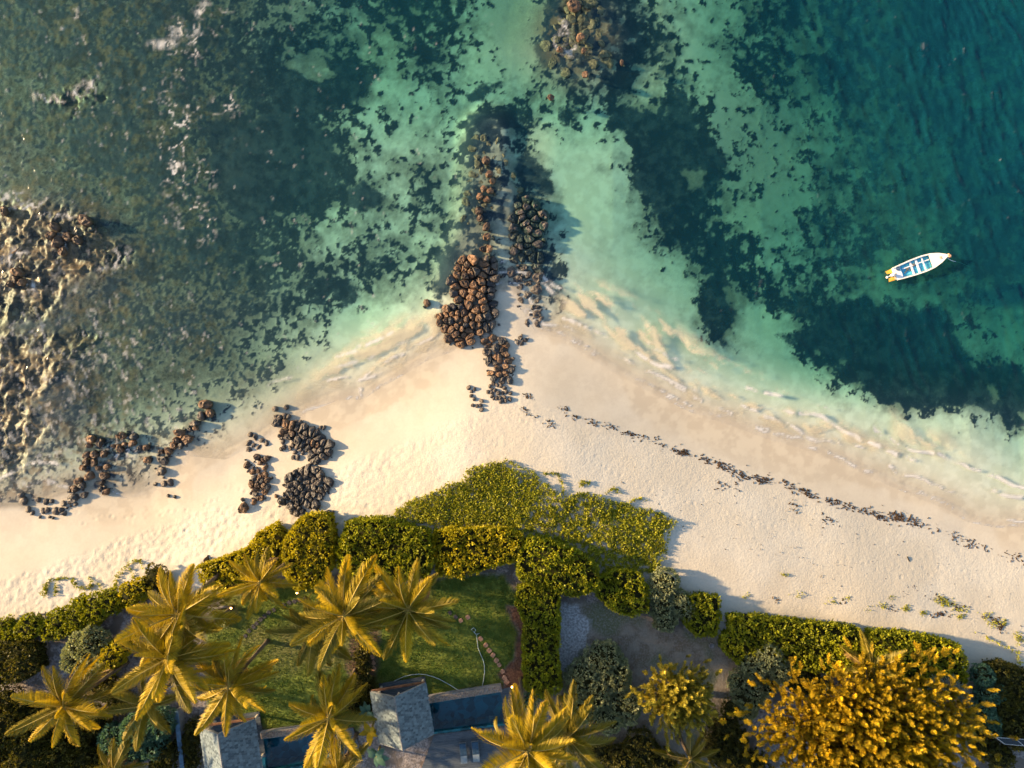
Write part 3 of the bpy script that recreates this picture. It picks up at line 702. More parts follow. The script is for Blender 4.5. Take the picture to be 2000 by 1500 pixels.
ORD = ['first', 'second', 'third', 'fourth', 'fifth', 'sixth', 'seventh', 'eighth', 'ninth', 'tenth', 'eleventh', 'twelfth', 'thirteenth', 'fourteenth', 'fifteenth', 'sixteenth', 'seventeenth', 'eighteenth', 'nineteenth', 'twentieth']
def single_out(objs, kind, where, bands=None, axis_=1):
    """each stone gets a label of its own: its band of the pile and its place in that band"""
    objs = [o for o in objs if o]; a = 1 if axis_ == 1 else 0; objs.sort(key=lambda o: -o.location[1] if a else o.location[0])
    nb = len(bands) if bands else 1
    for b in range(nb):
        part = objs[len(objs) * b // nb: len(objs) * (b + 1) // nb]; part.sort(key=lambda o: o.location[0] if a else -o.location[1])
        for i, o in enumerate(part):
            w = ('%s from the left' if a else '%s from the top') % ORD[i] if i < 20 else 'last on the right'
            o['label'] = '%s, %s, %s of %s' % (kind, w, bands[b], where) if bands else '%s, %s, of %s' % (kind, w, where)
BANDS = ['in the top row', 'in the second row', 'in the third row', 'in the middle rows', 'in the third lowest row', 'in the second lowest row', 'in the bottom row']
FOUR = ['in the upper rows', 'in the upper middle', 'in the lower middle', 'in the bottom rows']

# the large pile at the tip of the sand: every stone traced
def crop(pts, ox, oy, s): return [(ox + x / s, oy + y / s) for x, y in pts]
BIG = crop([(520,310),(575,358),(640,310),(540,408),(478,395),(625,462),(550,495),(695,440),(465,485),(770,482),(822,425),(800,355),(815,305),(872,300),(905,385),(880,450),(895,522),(752,570),(860,592),(550,585),(665,622),(430,620),(530,702),(640,692),(775,660),(858,668),(618,765),(470,790),(592,842),(738,742),(770,800),(860,745),(872,832),(690,900),(780,890),(510,872),(400,885),(350,915),(395,950),(460,952),(530,945),(310,980),(258,985),(440,1015),(500,1062),(382,1050),(315,1040),(268,1060),(310,1115),(400,1142),(455,1122),(565,1098),(570,1030),(640,1012),(715,1025),(640,1092),(510,1142),(588,1150),(445,1205),(540,1218),(600,1240),(490,1265),(500,1322),(350,1268),(840,982),(920,945),(870,1080),(715,1105),(735,1162),(800,1105),(620,1290),(420,700),(395,560)], 820, 460, 6.25)
_o = pile(BIG, 13, lambda x, y, r: .45 + .35 * r - .25 * (x > 955), ROCK, 'brown basalt boulder packed into the largest stone pile, at the sand point', 'boulders of the largest pile', dark=lambda x, y: .85 if x > 948 else .12)  # stones on the right mostly dark: side away from the sun, shaded by colour
single_out(_o, 'basalt boulder', 'the largest stone pile', BANDS)
_o = pile(fill([(1005,400),(1040,385),(1062,418),(1056,480),(1050,520),(1056,590),(1062,625),(1042,640),(1012,622),(1006,560),(998,500)], 17, 3), 15, lambda x, y, r: -.25 + .36 * r * r + .06 * (y > 520), ROCK_D,
     'dark wet boulder in the stone row right of the sandy channel', 'boulders of the right-hand row', dark=None)
single_out(_o, 'dark wet boulder', 'the right stone row', FOUR)
UP = [(950,312,9),(956,340,8),(962,354,9),(944,369,8),(957,372,6),(950,388,11),(938,383,6),(935,412,8),(938,425,6),(951,463,8),(945,486,6),(954,486,6),(950,442,6)]
_o = pile([(x, y) for x, y, r in UP], 9, lambda x, y, r: .30 + .3 * r, ROCK, 'sunlit boulder breaking the surface in the stone line above the large pile', 'boulders of the upper line')
single_out(_o, 'sunlit boulder', 'the line above the largest pile', None, 0)
for (x, y, r), lab in zip([(833, 591, 8), (895, 652, 0)], ['lone dark boulder awash left of the largest stone pile', '']):
    if r: pile([(x, y)], r, lambda *a: .12, ROCK, lab, None)
for poly, sz, sd_ in (([(946,668),(965,654),(986,660),(990,682),(970,692),(948,688)], 13, 5), ([(950,698),(984,690),(1000,712),(994,746),(975,750),(950,728)], 13, 6)):
    _o = pile(fill(poly, sz, sd_), 12, lambda x, y, r: max(.05, zg(x, y)) + .14 + .2 * r, ROCK, 'grey brown stone in the small pile below the sandy channel', 'stones of the small pile', dark=lambda x, y: .5)
    single_out(_o, 'grey brown stone', 'the small pile', ['in the upper half', 'in the lower half'] if sd_ == 6 else ['in the separate top knot', 'in the lower knot'])
pile(fill([(955,748),(975,750),(1002,770),(992,786),(966,782),(950,766)], 8.2, 8), 6, lambda x, y, r: zg(x, y) + .10 + .10 * r, ROCK_P, None, None, zlevel=.4)
pile(fill([(912,752),(926,756),(942,775),(942,800),(930,806),(918,780)], 8.2, 9, .75), 5.5, lambda x, y, r: zg(x, y) + .09 + .10 * r, ROCK_P, None, None, zlevel=.4)
_o = pile([(1016,660),(1026,664),(1012,668),(1019,671)], 6.5, lambda x, y, r: .12 + .1 * r, ROCK_D, 'dark rock of the little heap on wet sand below the right row', 'little heap of dark rocks')
single_out(_o, 'dark rock', 'the little heap below the right row', None, 1)
S7 = 5.77
_o = pile(fill(crop([(560,262),(700,270),(860,300),(1000,370),(1130,450),(1205,540),(1150,610),(1060,672),(990,640),(1010,580),(900,500),(800,470),(690,400),(600,330)], 440, 780, S7), 11.5, 12), 14, lambda x, y, r: max(.05, zg(x, y)) + .24 + .28 * r, ROCK,
     'dark boulder in the crescent pile at the edge of the wash', 'boulders of the crescent pile', dark=lambda x, y: .15 + .75 * (x > 575))  # right-hand stones mostly dark: shaded side put into their colour
single_out(_o, 'dark boulder', 'the crescent pile', FOUR)
pile(crop([(612,205),(668,190),(705,195),(552,110),(680,92),(625,440),(640,480),(655,545),(630,560),(610,420),(760,520),(810,540),(850,570),(730,545),(790,600),(880,600),(945,580),(770,655),(820,655),(1000,655),(1000,690),(1105,322),(1085,318),(830,390),(730,440),(770,460)], 440, 780, S7), 6.5,
     lambda x, y, r: max(.05, zg(x, y)) + .10 + .12 * r, ROCK, None, None, dark=lambda x, y: .3)
_o = pile(fill(crop([(770,812),(880,792),(980,790),(1100,870),(1185,935),(1190,1010),(1080,1090),(1112,1150),(990,1160),(800,1165),(640,1175),(700,1050),(690,960),(740,850)], 440, 780, S7), 12, 14), 14, lambda x, y, r: zg(x, y) + .18 + .26 * r, ROCK_D,
     'blue-grey boulder in the round pile at the foot of the bushes', 'boulders of the round pile', zlevel=.8, dark=lambda x, y: .1)
single_out(_o, 'blue-grey boulder', 'the round pile', FOUR)
_o = pile(crop([(860,1215),(830,1270),(900,1300),(940,1330),(820,1195),(770,1250),(890,1250)], 440, 780, S7), 7.5, lambda x, y, r: zg(x, y) + .2 + .2 * r, ROCK_D, 'shaded rock under the bushes below the round pile', 'rocks under the bushes', zlevel=1.0)
single_out(_o, 'shaded rock', 'the group under the yellow-crowned hedge', None, 1)
_o = pile(crop([(355,655),(465,670),(400,715),(425,700),(452,768),(368,808),(320,820),(460,850),(335,880),(395,880),(430,910),(488,905),(375,970),(455,965),(490,985),(470,1030),(310,958),(365,1015),(395,1100),(430,1105),(360,1050),(352,1145),(232,748)], 440, 780, S7), 8, lambda x, y, r: max(.05, zg(x, y)) + .20 + .18 * r, ROCK,
     'stone in the loose column left of the crescent pile', 'stones of the loose column', zlevel=.4, dark=lambda x, y: .35)
single_out(_o, 'stone', 'the loose stone column', FOUR)
pile(crop([(265,400),(340,430),(260,500),(300,520),(400,460),(440,500),(370,540),(260,570)], 440, 780, S7), 8.5, lambda x, y, r: .02 + .06 * r, ROCK_S, None, None)
for (x, y, r, zt, lab) in ((477, 991, 12, .85, 'lone tall sunlit boulder on the beach below the loose stone column'), (407, 1092, 9.5, 1.35, 'single reddish boulder on the sand beside the yellow bushes'),
                           (645, 1000, 8, 1.35, 'single blue-grey boulder beside the bush at the beach path'), (541, 968, 4.5, .75, 'small round stone left of the round pile')):
    pile([(x, y)], r, lambda *a, z=zt: zg(a[0], a[1]) + .035 * r, ROCK_D if 'blue' in lab else ROCK, lab, None, zlevel=zt)
ARC = [(1820,50,60),(1852,122,42),(1780,150,40),(1720,222,45),(1680,265,25),(1732,258,25),(1590,308,45),(1652,352,50),(1560,362,35),(1538,408,35),(1600,412,33),(1490,460,40),(1425,465,25),(1440,540,55),(1420,640,45),(1300,540,35),(1290,430,30),(1240,432,25),(1182,335,35),(1170,392,30),(1080,325,36),(1035,330,20),(1000,415,20),(1055,435,40),(1100,400,25),(880,380,42),(800,365,45),(790,412,25),(760,500,37),(830,492,37),(920,490,37),(760,562,40),(822,562,35),(730,610,30),(870,612,30),(940,600,30),(790,682,45),(920,682,40),(690,730,40),(722,765,35),(650,800,40),(900,742,25),(930,822,40),(888,792,25),(640,872,45),(742,852,36),(612,812,20)]
ARC2 = [(1450,750,40),(1512,740,35),(1370,755,22),(1490,855,18),(1552,865,16),(558,930,30),(240,980,30),(280,1012,25),(200,900,45),(380,992,28),(415,985,28),(490,1000,40),(550,985,35),(565,1012,25),(350,1045,15),(440,1045,18),(470,1055,14),(400,910,30),(450,905,25),(330,895,25),(180,850,30),(592,965,12),(622,950,12)]
_arc = []
for L_, lab, grp, zb in ((ARC, 'sunlit boulder in the curved chain of rocks between lagoon and beach', 'boulders of the curved chain', .22), (ARC2, None, None, .12)):
    k = CAM_H / FPX; pts = crop([(x, y) for x, y, r in L_], 0, 780, 4.545); W = np.array([P(x, y, .2)[:2] for x, y in pts])
    for i, c in enumerate(W):
        r = L_[i][2] / 4.545 * 1.12; poly = clip_cell(c, [o for j, o in enumerate(W) if j != i], r * k)
        if poly is None: continue
        g = max(0, zg(*pts[i])); _o = boulder(poly, c[0], c[1], g + zb + .32 * r * k * rng.uniform(.7, 1.3), max(.25, .75 * r * k), ROCK if rng.uniform() < .75 else ROCK_D, lab, grp, .015)
        _arc.append(_o)
single_out(_arc, 'sunlit boulder', 'the curved chain', ['in the leftmost stretch', 'in the second stretch', 'in the third stretch', 'in the rightmost stretch'], 0)
for pts, lab, grp in (([(164, 431, 16), (105, 442, 13), (112, 472, 20), (98, 458, 12), (150, 469, 12), (122, 490, 11), (130, 462, 10), (7, 412, 12)], 'dark boulder breaking the surf on the far left reef', 'boulders in the left surf'),
                      ([(31, 532, 12), (28, 546, 12), (42, 551, 10), (20, 555, 8)], 'brown rock of the small cluster at the left picture edge', 'rocks at the left edge')):
    W = np.array([P(x, y, .2)[:2] for x, y, r in pts])
    for i, (x, y, r) in enumerate(pts):
        poly = clip_cell(W[i], [o for j, o in enumerate(W) if j != i], r * CAM_H / FPX)
        if poly is not None: _q = boulder(poly, W[i][0], W[i][1], .35 + .25 * rng.uniform(), .55, ROCK, lab, grp); _q['label'] = '%s, %s from the left' % (lab.replace(' of the small', ' in the'), ORD[sorted(range(len(pts)), key=lambda j: pts[j][0]).index(i)])
for x, y, r, lab in ((1122, 12, 17, 'largest rust-brown rock breaking the surface at the top edge'), (1134, 72, 9, 'narrow orange-lit rock above the tide pool at the top'), (1140, 98, 8, 'low orange-lit rock right of the tide pool at the top'), (1094, 96, 8, 'small sunlit rock left of the tide pool at the top'), (1143, 145, 7, 'reddish rock below the tide pool at the top'), (1076, 190, 7, 'brown rock at the lower end of the top reef'), (1215, 122, 7, 'small sunlit rock at the right of the top reef')):
    pile([(x, y)], r, lambda *a: .35 if r < 12 else .5, ROCK, lab, None, hf=.3)

def small_stones():
    vs, fs, n = [], [], 0
    for v, f in SMALL: vs.append(v); fs += [tuple(n + i for i in q) for q in f]; n += len(v)
    me = bpy.data.meshes.new('small_stones'); me.from_pydata(np.vstack(vs).tolist(), [], fs); me.materials.append(mat_rock('shore_stone', (0.06, 0.052, 0.048), (0.17, 0.135, 0.105)))
    me.polygons.foreach_set('use_smooth', np.ones(len(me.polygons), bool)); me.update()
    tag(link('small_stones', me), 'small loose stones scattered in sand and shallows around the boulder piles', 'stones', kind='stuff')
small_stones()

# stones lying wholly under water: too many and too faint to pick apart
def under_stones():
    vs, fs = [], []; nv = 0
    areas = [([(1085,-5),(1170,-5),(1195,60),(1190,112),(1168,150),(1130,160),(1100,132),(1062,112),(1075,50)], 19, -.12),
             ([(920,262),(975,268),(985,300),(975,352),(982,400),(972,470),(915,492),(890,520),(905,440),(912,380),(928,330)], 16, -.10), ([(868,520),(893,492),(890,560),(868,620),(850,600),(862,560)], 12, -.18),
             ([(1005,330),(1040,390),(1010,392),(992,360)], 12, -.25), ([(385,880),(250,870),(240,905),(300,925),(330,905)], 14, -.08), ([(40,930),(110,960),(100,985),(45,975)], 10, -.03), ([(60,420),(190,430),(200,500),(60,500)], 16, -.15), ([(0,520),(70,520),(110,600),(0,620)], 15, -.15)]
    for a, (poly, sz, zt) in enumerate(areas):
        s = fill(poly, sz, 100 + a); W = np.array([P(x, y, 0)[:2] for x, y in s])
        for i, c in enumerate(W):
            cell = clip_cell(c, [o for j, o in enumerate(W) if j != i], sz * .8 * CAM_H / FPX)
            if rng.uniform() < .35: continue
            if cell is None: continue
            v, f = dome(cell, .18, .01, 1000 + nv, 9); v = v + np.array([c[0], c[1], zt - .40 - .16 * rng.uniform()])
            vs.append(v); fs += [tuple(nv + q for q in ff) for ff in f]; nv += len(v)
    me = bpy.data.meshes.new('submerged_stones'); me.from_pydata(np.vstack(vs).tolist(), [], fs); me.materials.append(ROCK_S)
    me.polygons.foreach_set('use_smooth', np.zeros(len(me.polygons), bool)); me.update()
    tag(link('submerged_stones', me), 'brown stones lying just under the water around the rock lines', 'stones', kind='stuff')
under_stones()

# ------------------------------------------------------------------ foliage
def leaf_mesh(name, C, A, k, L, W, spread, mat, seed, tint=None, flat=0.6, jit=None):
    """k leaves round each cluster centre C pointing along A; every leaf a folded blade of four points"""
    R = np.random.default_rng(seed); C = np.asarray(C, float); A = np.asarray(A, float); N = len(C)
    A = A / np.linalg.norm(A, axis=1, keepdims=True)
    d = np.repeat(A, k, 0) + spread * R.normal(0, 1, (N * k, 3)); d /= np.linalg.norm(d, axis=1, keepdims=True)
    b = np.repeat(C, k, 0) + (L * .25 if jit is None else jit) * R.normal(0, 1, (N * k, 3))
    up = np.repeat(A, k, 0) + flat * R.normal(0, 1, (N * k, 3)); s = np.cross(d, up); s /= np.linalg.norm(s, axis=1, keepdims=True) + 1e-9
    nrm = np.cross(s, d); l = L * R.uniform(.7, 1.25, (N * k, 1)); w = W * R.uniform(.75, 1.25, (N * k, 1))
    v = np.stack([b, b + d * l * .5 + s * w * .5 + nrm * w * .15, b + d * l, b + d * l * .5 - s * w * .5 + nrm * w * .15], 1).reshape(-1, 3)
    f = np.arange(N * k * 4).reshape(-1, 4)
    t0 = R.uniform(0, 1, N) if tint is None else tint
    tt = np.clip(np.repeat(t0, k) * .6 + .4 * R.uniform(0, 1, N * k), 0, 1)
    return mesh_np(name, v, f, mat, False, {'tint': np.repeat(tt, 4)})

HEDGE_G = mat_leaf('hedge_leaf_green', (0.065, 0.080, 0.003), (0.37, 0.37, 0.013), tipc=(0.50, 0.44, 0.016))
HEDGE_Y = mat_leaf('hedge_leaf_yellow', (0.12, 0.12, 0.005), (0.56, 0.46, 0.012), tipc=(0.66, 0.50, 0.015))
SHRUB_S = mat_leaf('silvery_leaf', (0.085, 0.11, 0.062), (0.34, 0.36, 0.19), tipc=(0.46, 0.46, 0.26))
SHRUB_T = mat_leaf('blue_green_leaf', (0.025, 0.075, 0.052), (0.13, 0.24, 0.165), tipc=(0.2, 0.33, 0.22))
SHRUB_D = mat_leaf('dark_bush_leaf', (0.022, 0.026, 0.004), (0.12, 0.105, 0.014), tipc=(0.22, 0.16, 0.015))
VINE = mat_leaf('beach_vine_leaf', (0.12, 0.13, 0.010), (0.48, 0.46, 0.030), tipc=(0.60, 0.53, 0.035), trans=.25)
PALM = mat_leaf('palm_leaflet', (0.085, 0.078, 0.004), (0.68, 0.45, 0.012), tipc=(0.78, 0.46, 0.014), trans=.28, var_scale=.25)
PALM_D = mat_leaf('old_palm_leaflet', (0.055, 0.055, 0.005), (0.32, 0.235, 0.014), trans=.22, var_scale=.25)
CASU = mat_leaf('casuarina_needle', (0.11, 0.076, 0.006), (0.68, 0.46, 0.018), tipc=(0.76, 0.51, 0.02), trans=.28, var_scale=.3)
CASU2 = mat_leaf('pale_casuarina_needle', (0.12, 0.105, 0.012), (0.56, 0.46, 0.06), tipc=(0.68, 0.54, 0.08), trans=.28, var_scale=.3)
DEADF = mat_leaf('dead_palm_leaflet', (0.10, 0.06, 0.025), (0.30, 0.18, 0.07), trans=.15)
FANP = mat_leaf('fan_palm_leaf', (0.06, 0.075, 0.065), (0.20, 0.22, 0.19), trans=.15)
BARK = mat_plain('bark', (0.13, 0.095, 0.065), .4, 2, .9, .1, .5, (1, 1, .3))
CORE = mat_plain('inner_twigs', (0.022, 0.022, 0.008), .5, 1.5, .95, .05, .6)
RACHIS = mat_plain('frond_rib', (0.34, 0.25, 0.06), .2, 2, .6, .2, .1)

def inset_samples(poly, n, R):
    xs = [p[0] for p in poly]; ys = [p[1] for p in poly]; out = np.zeros((0, 2))
    while len(out) < n:
        c = np.stack([R.uniform(min(xs), max(xs), n), R.uniform(min(ys), max(ys), n)], 1); out = np.vstack([out, c[in_poly(c[:, 0], c[:, 1], poly)]])
    return out[:n]

def hedge(px, h, label, mat=HEDGE_G, seed=1, dens=17, L=.26, W=.15, name='hedge', cat='hedge', group=None, lump=.35, base=None):
    R = np.random.default_rng(seed); cx = sum(p[0] for p in px) / len(px); cyy = sum(p[1] for p in px) / len(px)
    zb = zg(cx, cyy) if base is None else base; zt = zb + h
    poly = [P(x, y, zt)[:2] for x, y in px]; a = np.array(poly); o = a.mean(0); a = o + (a - o) * (1 - .16 / np.maximum(.6, np.hypot(*(a - o).T)))[:, None]; poly = [tuple(p) for p in a]; poly = [tuple(p) for p in a - o]; a = a - o
    root = thing(name, label, cat, (o[0], o[1], zb), 0, group)
    area = .5 * abs(np.sum(a[:, 0] * np.roll(a[:, 1], -1) - np.roll(a[:, 0], -1) * a[:, 1])); per = np.sum(np.hypot(*(np.roll(a, -1, 0) - a).T))
    T = inset_samples(poly, int(area * dens), R); e = sd_poly(T[:, 0], T[:, 1], poly)
    ww = .30 * (vnoise((T[:, 0] + o[0]) * .8, (T[:, 1] + o[1]) * .8, seed) - .5)
    lum = fbm((T[:, 0] + o[0]) * 1.3, (T[:, 1] + o[1]) * 1.3, seed + 3, 3) - .5
    z = h - .55 * np.clip(1 - (e + ww) / .7, 0, 1) ** 2 + lump * 1.8 * lum
    g = np.zeros((len(T), 3)); eps = .15
    gx = (sd_poly(T[:, 0] + eps, T[:, 1], poly) - e) / eps; gy = (sd_poly(T[:, 0], T[:, 1] + eps, poly) - e) / eps
    k = np.clip(1 - e / .8, 0, 1) * 1.1; g[:, 0] = -gx * k; g[:, 1] = -gy * k; g[:, 2] = 1
    tint = np.clip(.5 + 1.7 * lum + .25 * R.normal(0, 1, len(T)), 0, 1)
    C = np.column_stack([T, z]); A = g
    # sides
    seg = np.roll(a, -1, 0) - a; sl = np.hypot(*seg.T); n = int(per * h * dens * .9); pick = R.choice(len(a), n, p=sl / sl.sum()); u = R.uniform(0, 1, (n, 1))
    S = a[pick] + seg[pick] * u; nn = np.stack([seg[pick][:, 1], -seg[pick][:, 0]], 1) / sl[pick][:, None]
    if in_poly(np.array([a[0][0] + seg[0][0] * .5 + seg[0][1] / sl[0] * .05]), np.array([a[0][1] + seg[0][1] * .5 - seg[0][0] / sl[0] * .05]), poly)[0]: nn = -nn
    zz = R.uniform(.1, .93, n) * h; bul = .22 * (vnoise(S[:, 0] * 1.2 + zz, S[:, 1] * 1.2, seed + 8) - .5)
    S = S + nn * (bul - .08)[:, None]; C = np.vstack([C, np.column_stack([S, zz])]); A = np.vstack([A, np.column_stack([nn, np.full(n, .45)])])
    tint = np.concatenate([tint, R.uniform(.2, .8, n)])
    link('foliage', leaf_mesh('foliage', C, A, 6, L, W, .75, mat, seed, tint), root)
    # woody core
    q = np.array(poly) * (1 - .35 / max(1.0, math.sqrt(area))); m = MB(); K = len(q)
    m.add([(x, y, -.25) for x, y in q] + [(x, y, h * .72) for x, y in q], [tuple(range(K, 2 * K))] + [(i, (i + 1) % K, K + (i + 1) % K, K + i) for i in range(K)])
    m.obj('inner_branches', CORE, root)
    return root

def lathe_blob(m, c, r, rz, seed):
    R = np.random.default_rng(seed); n = 10; pr = [(.15, -1), (.75, -.6), (1, -.1), (.9, .4), (.55, .8), (.1, .97)]
    m.lathe(c, [(r * a * R.uniform(.9, 1.1), rz * b) for a, b in pr], n)

def shrub(lumps, label, mat, seed=1, dens=22, L=.22, W=.13, name='shrub', cat='shrub', group=None, k=6, base=None):
    """lumps: (px, py, radius px, height m)"""
    R = np.random.default_rng(seed); cx, cyy = lumps[0][0], lumps[0][1]; zb = zg(cx, cyy) if base is None else base
    o = P(cx, cyy, zb + lumps[0][3] * .6); root = thing(name, label, cat, (o[0], o[1], zb), 0, group)
    C, A, T = [], [], []; core = MB(); stem = MB()
    W3 = [(P(x, y, zb + h * .6), r * (CAM_H - zb - h * .6) / FPX, h) for x, y, r, h in lumps]
    for i, (p, r, h) in enumerate(W3):
        c = np.array([p[0] - o[0], p[1] - o[1], h * .52]); rz = h * .52
        n = int(2 * np.pi * r * max(r, rz) * dens); d = R.normal(0, 1, (n * 2, 3)); d /= np.linalg.norm(d, axis=1, keepdims=True); d = d[d[:, 2] > -.45][:n]
        lum = fbm(d[:, 0] * 2.4 + i, d[:, 1] * 2.4 + d[:, 2], seed + i, 3) - .5
        q = c + d * np.array([r, r, rz]) * (.95 + .55 * lum)[:, None]
        okk = np.ones(len(q), bool)
        for j, (p2, r2, h2) in enumerate(W3):
            if j != i: okk &= np.linalg.norm((q - np.array([p2[0] - o[0], p2[1] - o[1], h2 * .52])) / np.array([r2, r2, h2 * .52]), axis=1) > .8
        C.append(q[okk]); A.append((d + np.array([0, 0, .5]))[okk]); T.append(np.clip(.5 + 1.8 * lum + .2 * R.normal(0, 1, len(lum)), 0, 1)[okk])
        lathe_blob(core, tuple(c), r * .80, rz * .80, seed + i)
        stem.tube([(c[0] * .5, c[1] * .5, -.3), (c[0], c[1], h * .45)], [.10, .05], 5)
    link('foliage', leaf_mesh('foliage', np.vstack(C), np.vstack(A), k, L, W, .7, mat, seed, np.concatenate(T)), root)
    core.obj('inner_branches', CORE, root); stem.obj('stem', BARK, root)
    return root

# ------------------------------------------------------------------ hedges and shrubs of the gardens
hedge([(548,1062),(560,1040),(585,1010),(618,1002),(640,1010),(650,1060),(648,1110),(622,1150),(575,1158),(548,1120)], 2.6, 'tall dark hedge with bright yellow crown left of the narrow beach path', HEDGE_Y, 11)
hedge([(378,1110),(430,1092),(480,1070),(505,1040),(540,1022),(556,1050),(545,1110),(505,1150),(440,1165),(395,1150)], 1.8, 'bright yellow hedge running down to the single reddish boulder', HEDGE_Y, 12)
hedge([(655,1072),(672,1022),(735,1012),(800,1030),(838,1038),(848,1100),(835,1128),(780,1142),(700,1140),(656,1118)], 2.4, 'broad green hedge right of the narrow beach path', HEDGE_G, 13)
hedge([(842,1040),(900,1034),(985,1032),(1022,1045),(1026,1078),(1008,1100),(960,1112),(900,1132),(852,1126)], 2.0, 'rounded yellow-green hedge just below the creeping vine', HEDGE_Y, 14)
hedge([(1030,1050),(1080,1058),(1130,1078),(1172,1112),(1176,1150),(1130,1170),(1090,1162),(1040,1150),(1008,1128),(1010,1090)], 2.3, 'dark green hedge in the middle of the hedge line below the vine', HEDGE_G, 15)
hedge([(1012,1150),(1060,1140),(1094,1160),(1096,1220),(1092,1300),(1098,1350),(1060,1368),(1025,1352),(1020,1280),(1024,1220),(1006,1180)], 2.3, 'long upright hedge dividing the lawn from the bare yard', HEDGE_G, 16)
hedge([(1170,1128),(1205,1112),(1250,1118),(1272,1150),(1268,1195),(1235,1208),(1190,1192),(1165,1165)], 1.6, 'green hedge block left of the silvery beach shrub', HEDGE_G, 17)
hedge([(1338,1165),(1372,1160),(1408,1168),(1412,1215),(1400,1246),(1362,1248),(1335,1222)], 1.3, 'small square hedge right of the silvery beach shrub', HEDGE_G, 18)
hedge([(1425,1204),(1480,1206),(1560,1214),(1640,1224),(1682,1230),(1696,1268),(1690,1310),(1640,1320),(1560,1312),(1500,1290),(1440,1300),(1408,1268),(1412,1244),(1428,1240)], 1.7, 'long straight hedge along the beach, nearest the big orange tree', HEDGE_G, 19)
hedge([(1700,1236),(1760,1238),(1840,1248),(1882,1262),(1894,1300),(1892,1365),(1850,1372),(1790,1340),(1730,1345),(1704,1310)], 1.7, 'second beach hedge, with a rounded right-hand end', HEDGE_G, 20)
hedge([(1946,1302),(1975,1300),(2030,1320),(2040,1480),(1985,1470),(1955,1400),(1945,1350)], 2.2, 'yellow-brown hedge cut by the right picture edge', SHRUB_D, 21)
hedge([(-30,1262),(30,1258),(68,1268),(74,1310),(40,1335),(-30,1345)], 1.9, 'dark olive hedge block cut by the left picture edge', SHRUB_D, 22)
shrub([(60,1222,24,1.2),(45,1232,18,1.0),(20,1238,16,.9)], 'low bush left of the wooden beach steps', HEDGE_G, 31, L=.2)
shrub([(150,1205,30,1.4),(120,1215,28,1.3),(185,1190,30,1.5),(215,1175,26,1.4),(100,1228,22,1.1),(160,1185,22,1.2)], 'long low scrub right of the wooden beach steps', HEDGE_G, 32, L=.2)
shrub([(255,1162,24,1.6),(275,1150,20,1.5),(238,1172,16,1.2)], 'small bright yellow bush on the sand edge', HEDGE_Y, 33, L=.22)
shrub([(305,1125,22,1.5),(320,1142,18,1.2),(290,1140,14,1.0)], 'wispy olive bush behind the tall twin palms', SHRUB_D, 34, L=.2)
shrub([(218,1180,10,.7),(222,1178,9,.7)], 'tiny yellow tuft on the leaf litter', HEDGE_Y, 35)
shrub([(175,1262,36,2.3),(150,1285,30,2.0),(205,1280,30,2.1),(180,1298,28,1.9)], 'round grey-green shrub on the leaf litter', SHRUB_S, 36, 34, L=.2)
shrub([(222,1280,24,2.6),(238,1262,20,2.4),(212,1300,20,2.2)], 'golden bush beside the round grey-green shrub', HEDGE_Y, 37, L=.2)
shrub([(270,1432,36,3.0),(225,1445,30,2.6),(310,1415,30,2.7),(260,1465,28,2.4),(300,1455,26,2.4)], 'blue-green bush left of the long blue wall', SHRUB_T, 38, 30, L=.26)
shrub([(60,1470,60,4.2),(-5,1440,50,4.5),(110,1485,45,3.6),(20,1500,50,4.2)], 'large dark tree crown in the lower left corner', SHRUB_D, 39, 20, L=.3, name='broadleaf_tree', cat='tree')
shrub([(165,1492,40,3.2),(205,1500,36,3.0),(130,1460,26,2.6)], 'dark bush beside the lower left tree', SHRUB_D, 40, 18, L=.26)
shrub([(1298,1140,28,1.5),(1330,1180,26,1.4),(1295,1185,28,1.5),(1300,1210,24,1.4),(1342,1200,14,1.2),(1280,1160,18,1.4)], 'silvery shrub growing through the beach hedge', SHRUB_S, 41, 34, L=.2)
shrub([(1180,1290,36,2.4),(1140,1322,34,2.4),(1200,1320,36,2.5),(1165,1350,38,2.4),(1130,1350,26,2.0),(1218,1380,36,2.3),(1185,1400,34,2.1),(1140,1385,28,2.0)], 'large silvery shrub on the bare yard below the palms', SHRUB_S, 42, 30, L=.2)
shrub([(1500,1285,28,2.4),(1522,1310,24,2.2),(1470,1300,26,2.3),(1462,1360,32,2.2),(1442,1332,20,2.0),(1455,1385,22,1.8),(1500,1340,18,1.8)], 'silvery shrub between the long hedge and the orange tree', SHRUB_S, 43, 32, L=.2)
shrub([(1920,1320,20,2.4),(1932,1352,24,2.3),(1920,1385,20,2.2),(1938,1405,16,2.0),(1938,1425,14,1.6)], 'teal shrub between the second hedge and the brown hedge', SHRUB_T, 44, 34, L=.22)
shrub([(712,1330,18,1.4),(700,1352,18,1.5),(722,1350,16,1.3),(690,1375,18,1.4),(718,1385,16,1.2)], 'dark leafy planting left of the right gazebo', SHRUB_D, 45, 20, L=.26)
shrub([(712,1300,14,.9),(705,1280,14,.8),(716,1262,12,.8)], 'low mixed planting on the strip between the lawns', SHRUB_D, 46, 20)
shrub([(1420,1480,34,2.2),(1465,1500,40,2.4),(1440,1440,22,1.6)], 'dark undergrowth left of the big orange tree', SHRUB_D, 47, 14)
shrub([(1590,1340,28,1.6),(1560,1330,24,1.5)], 'shaded undergrowth below the long beach hedge', SHRUB_D, 48, 14)
shrub([(1040,1360,16,1.4),(1030,1372,14,1.2)], 'spiky dark plants at the foot of the dividing hedge', SHRUB_T, 49, 18, L=.4, W=.07)
shrub([(436,1207,12,.6),(424,1200,9,.5),(440,1217,8,.5)], 'small white-flowering plant on the lawn near the driftwood log', SHRUB_S, 50, 26, L=.14, W=.1)

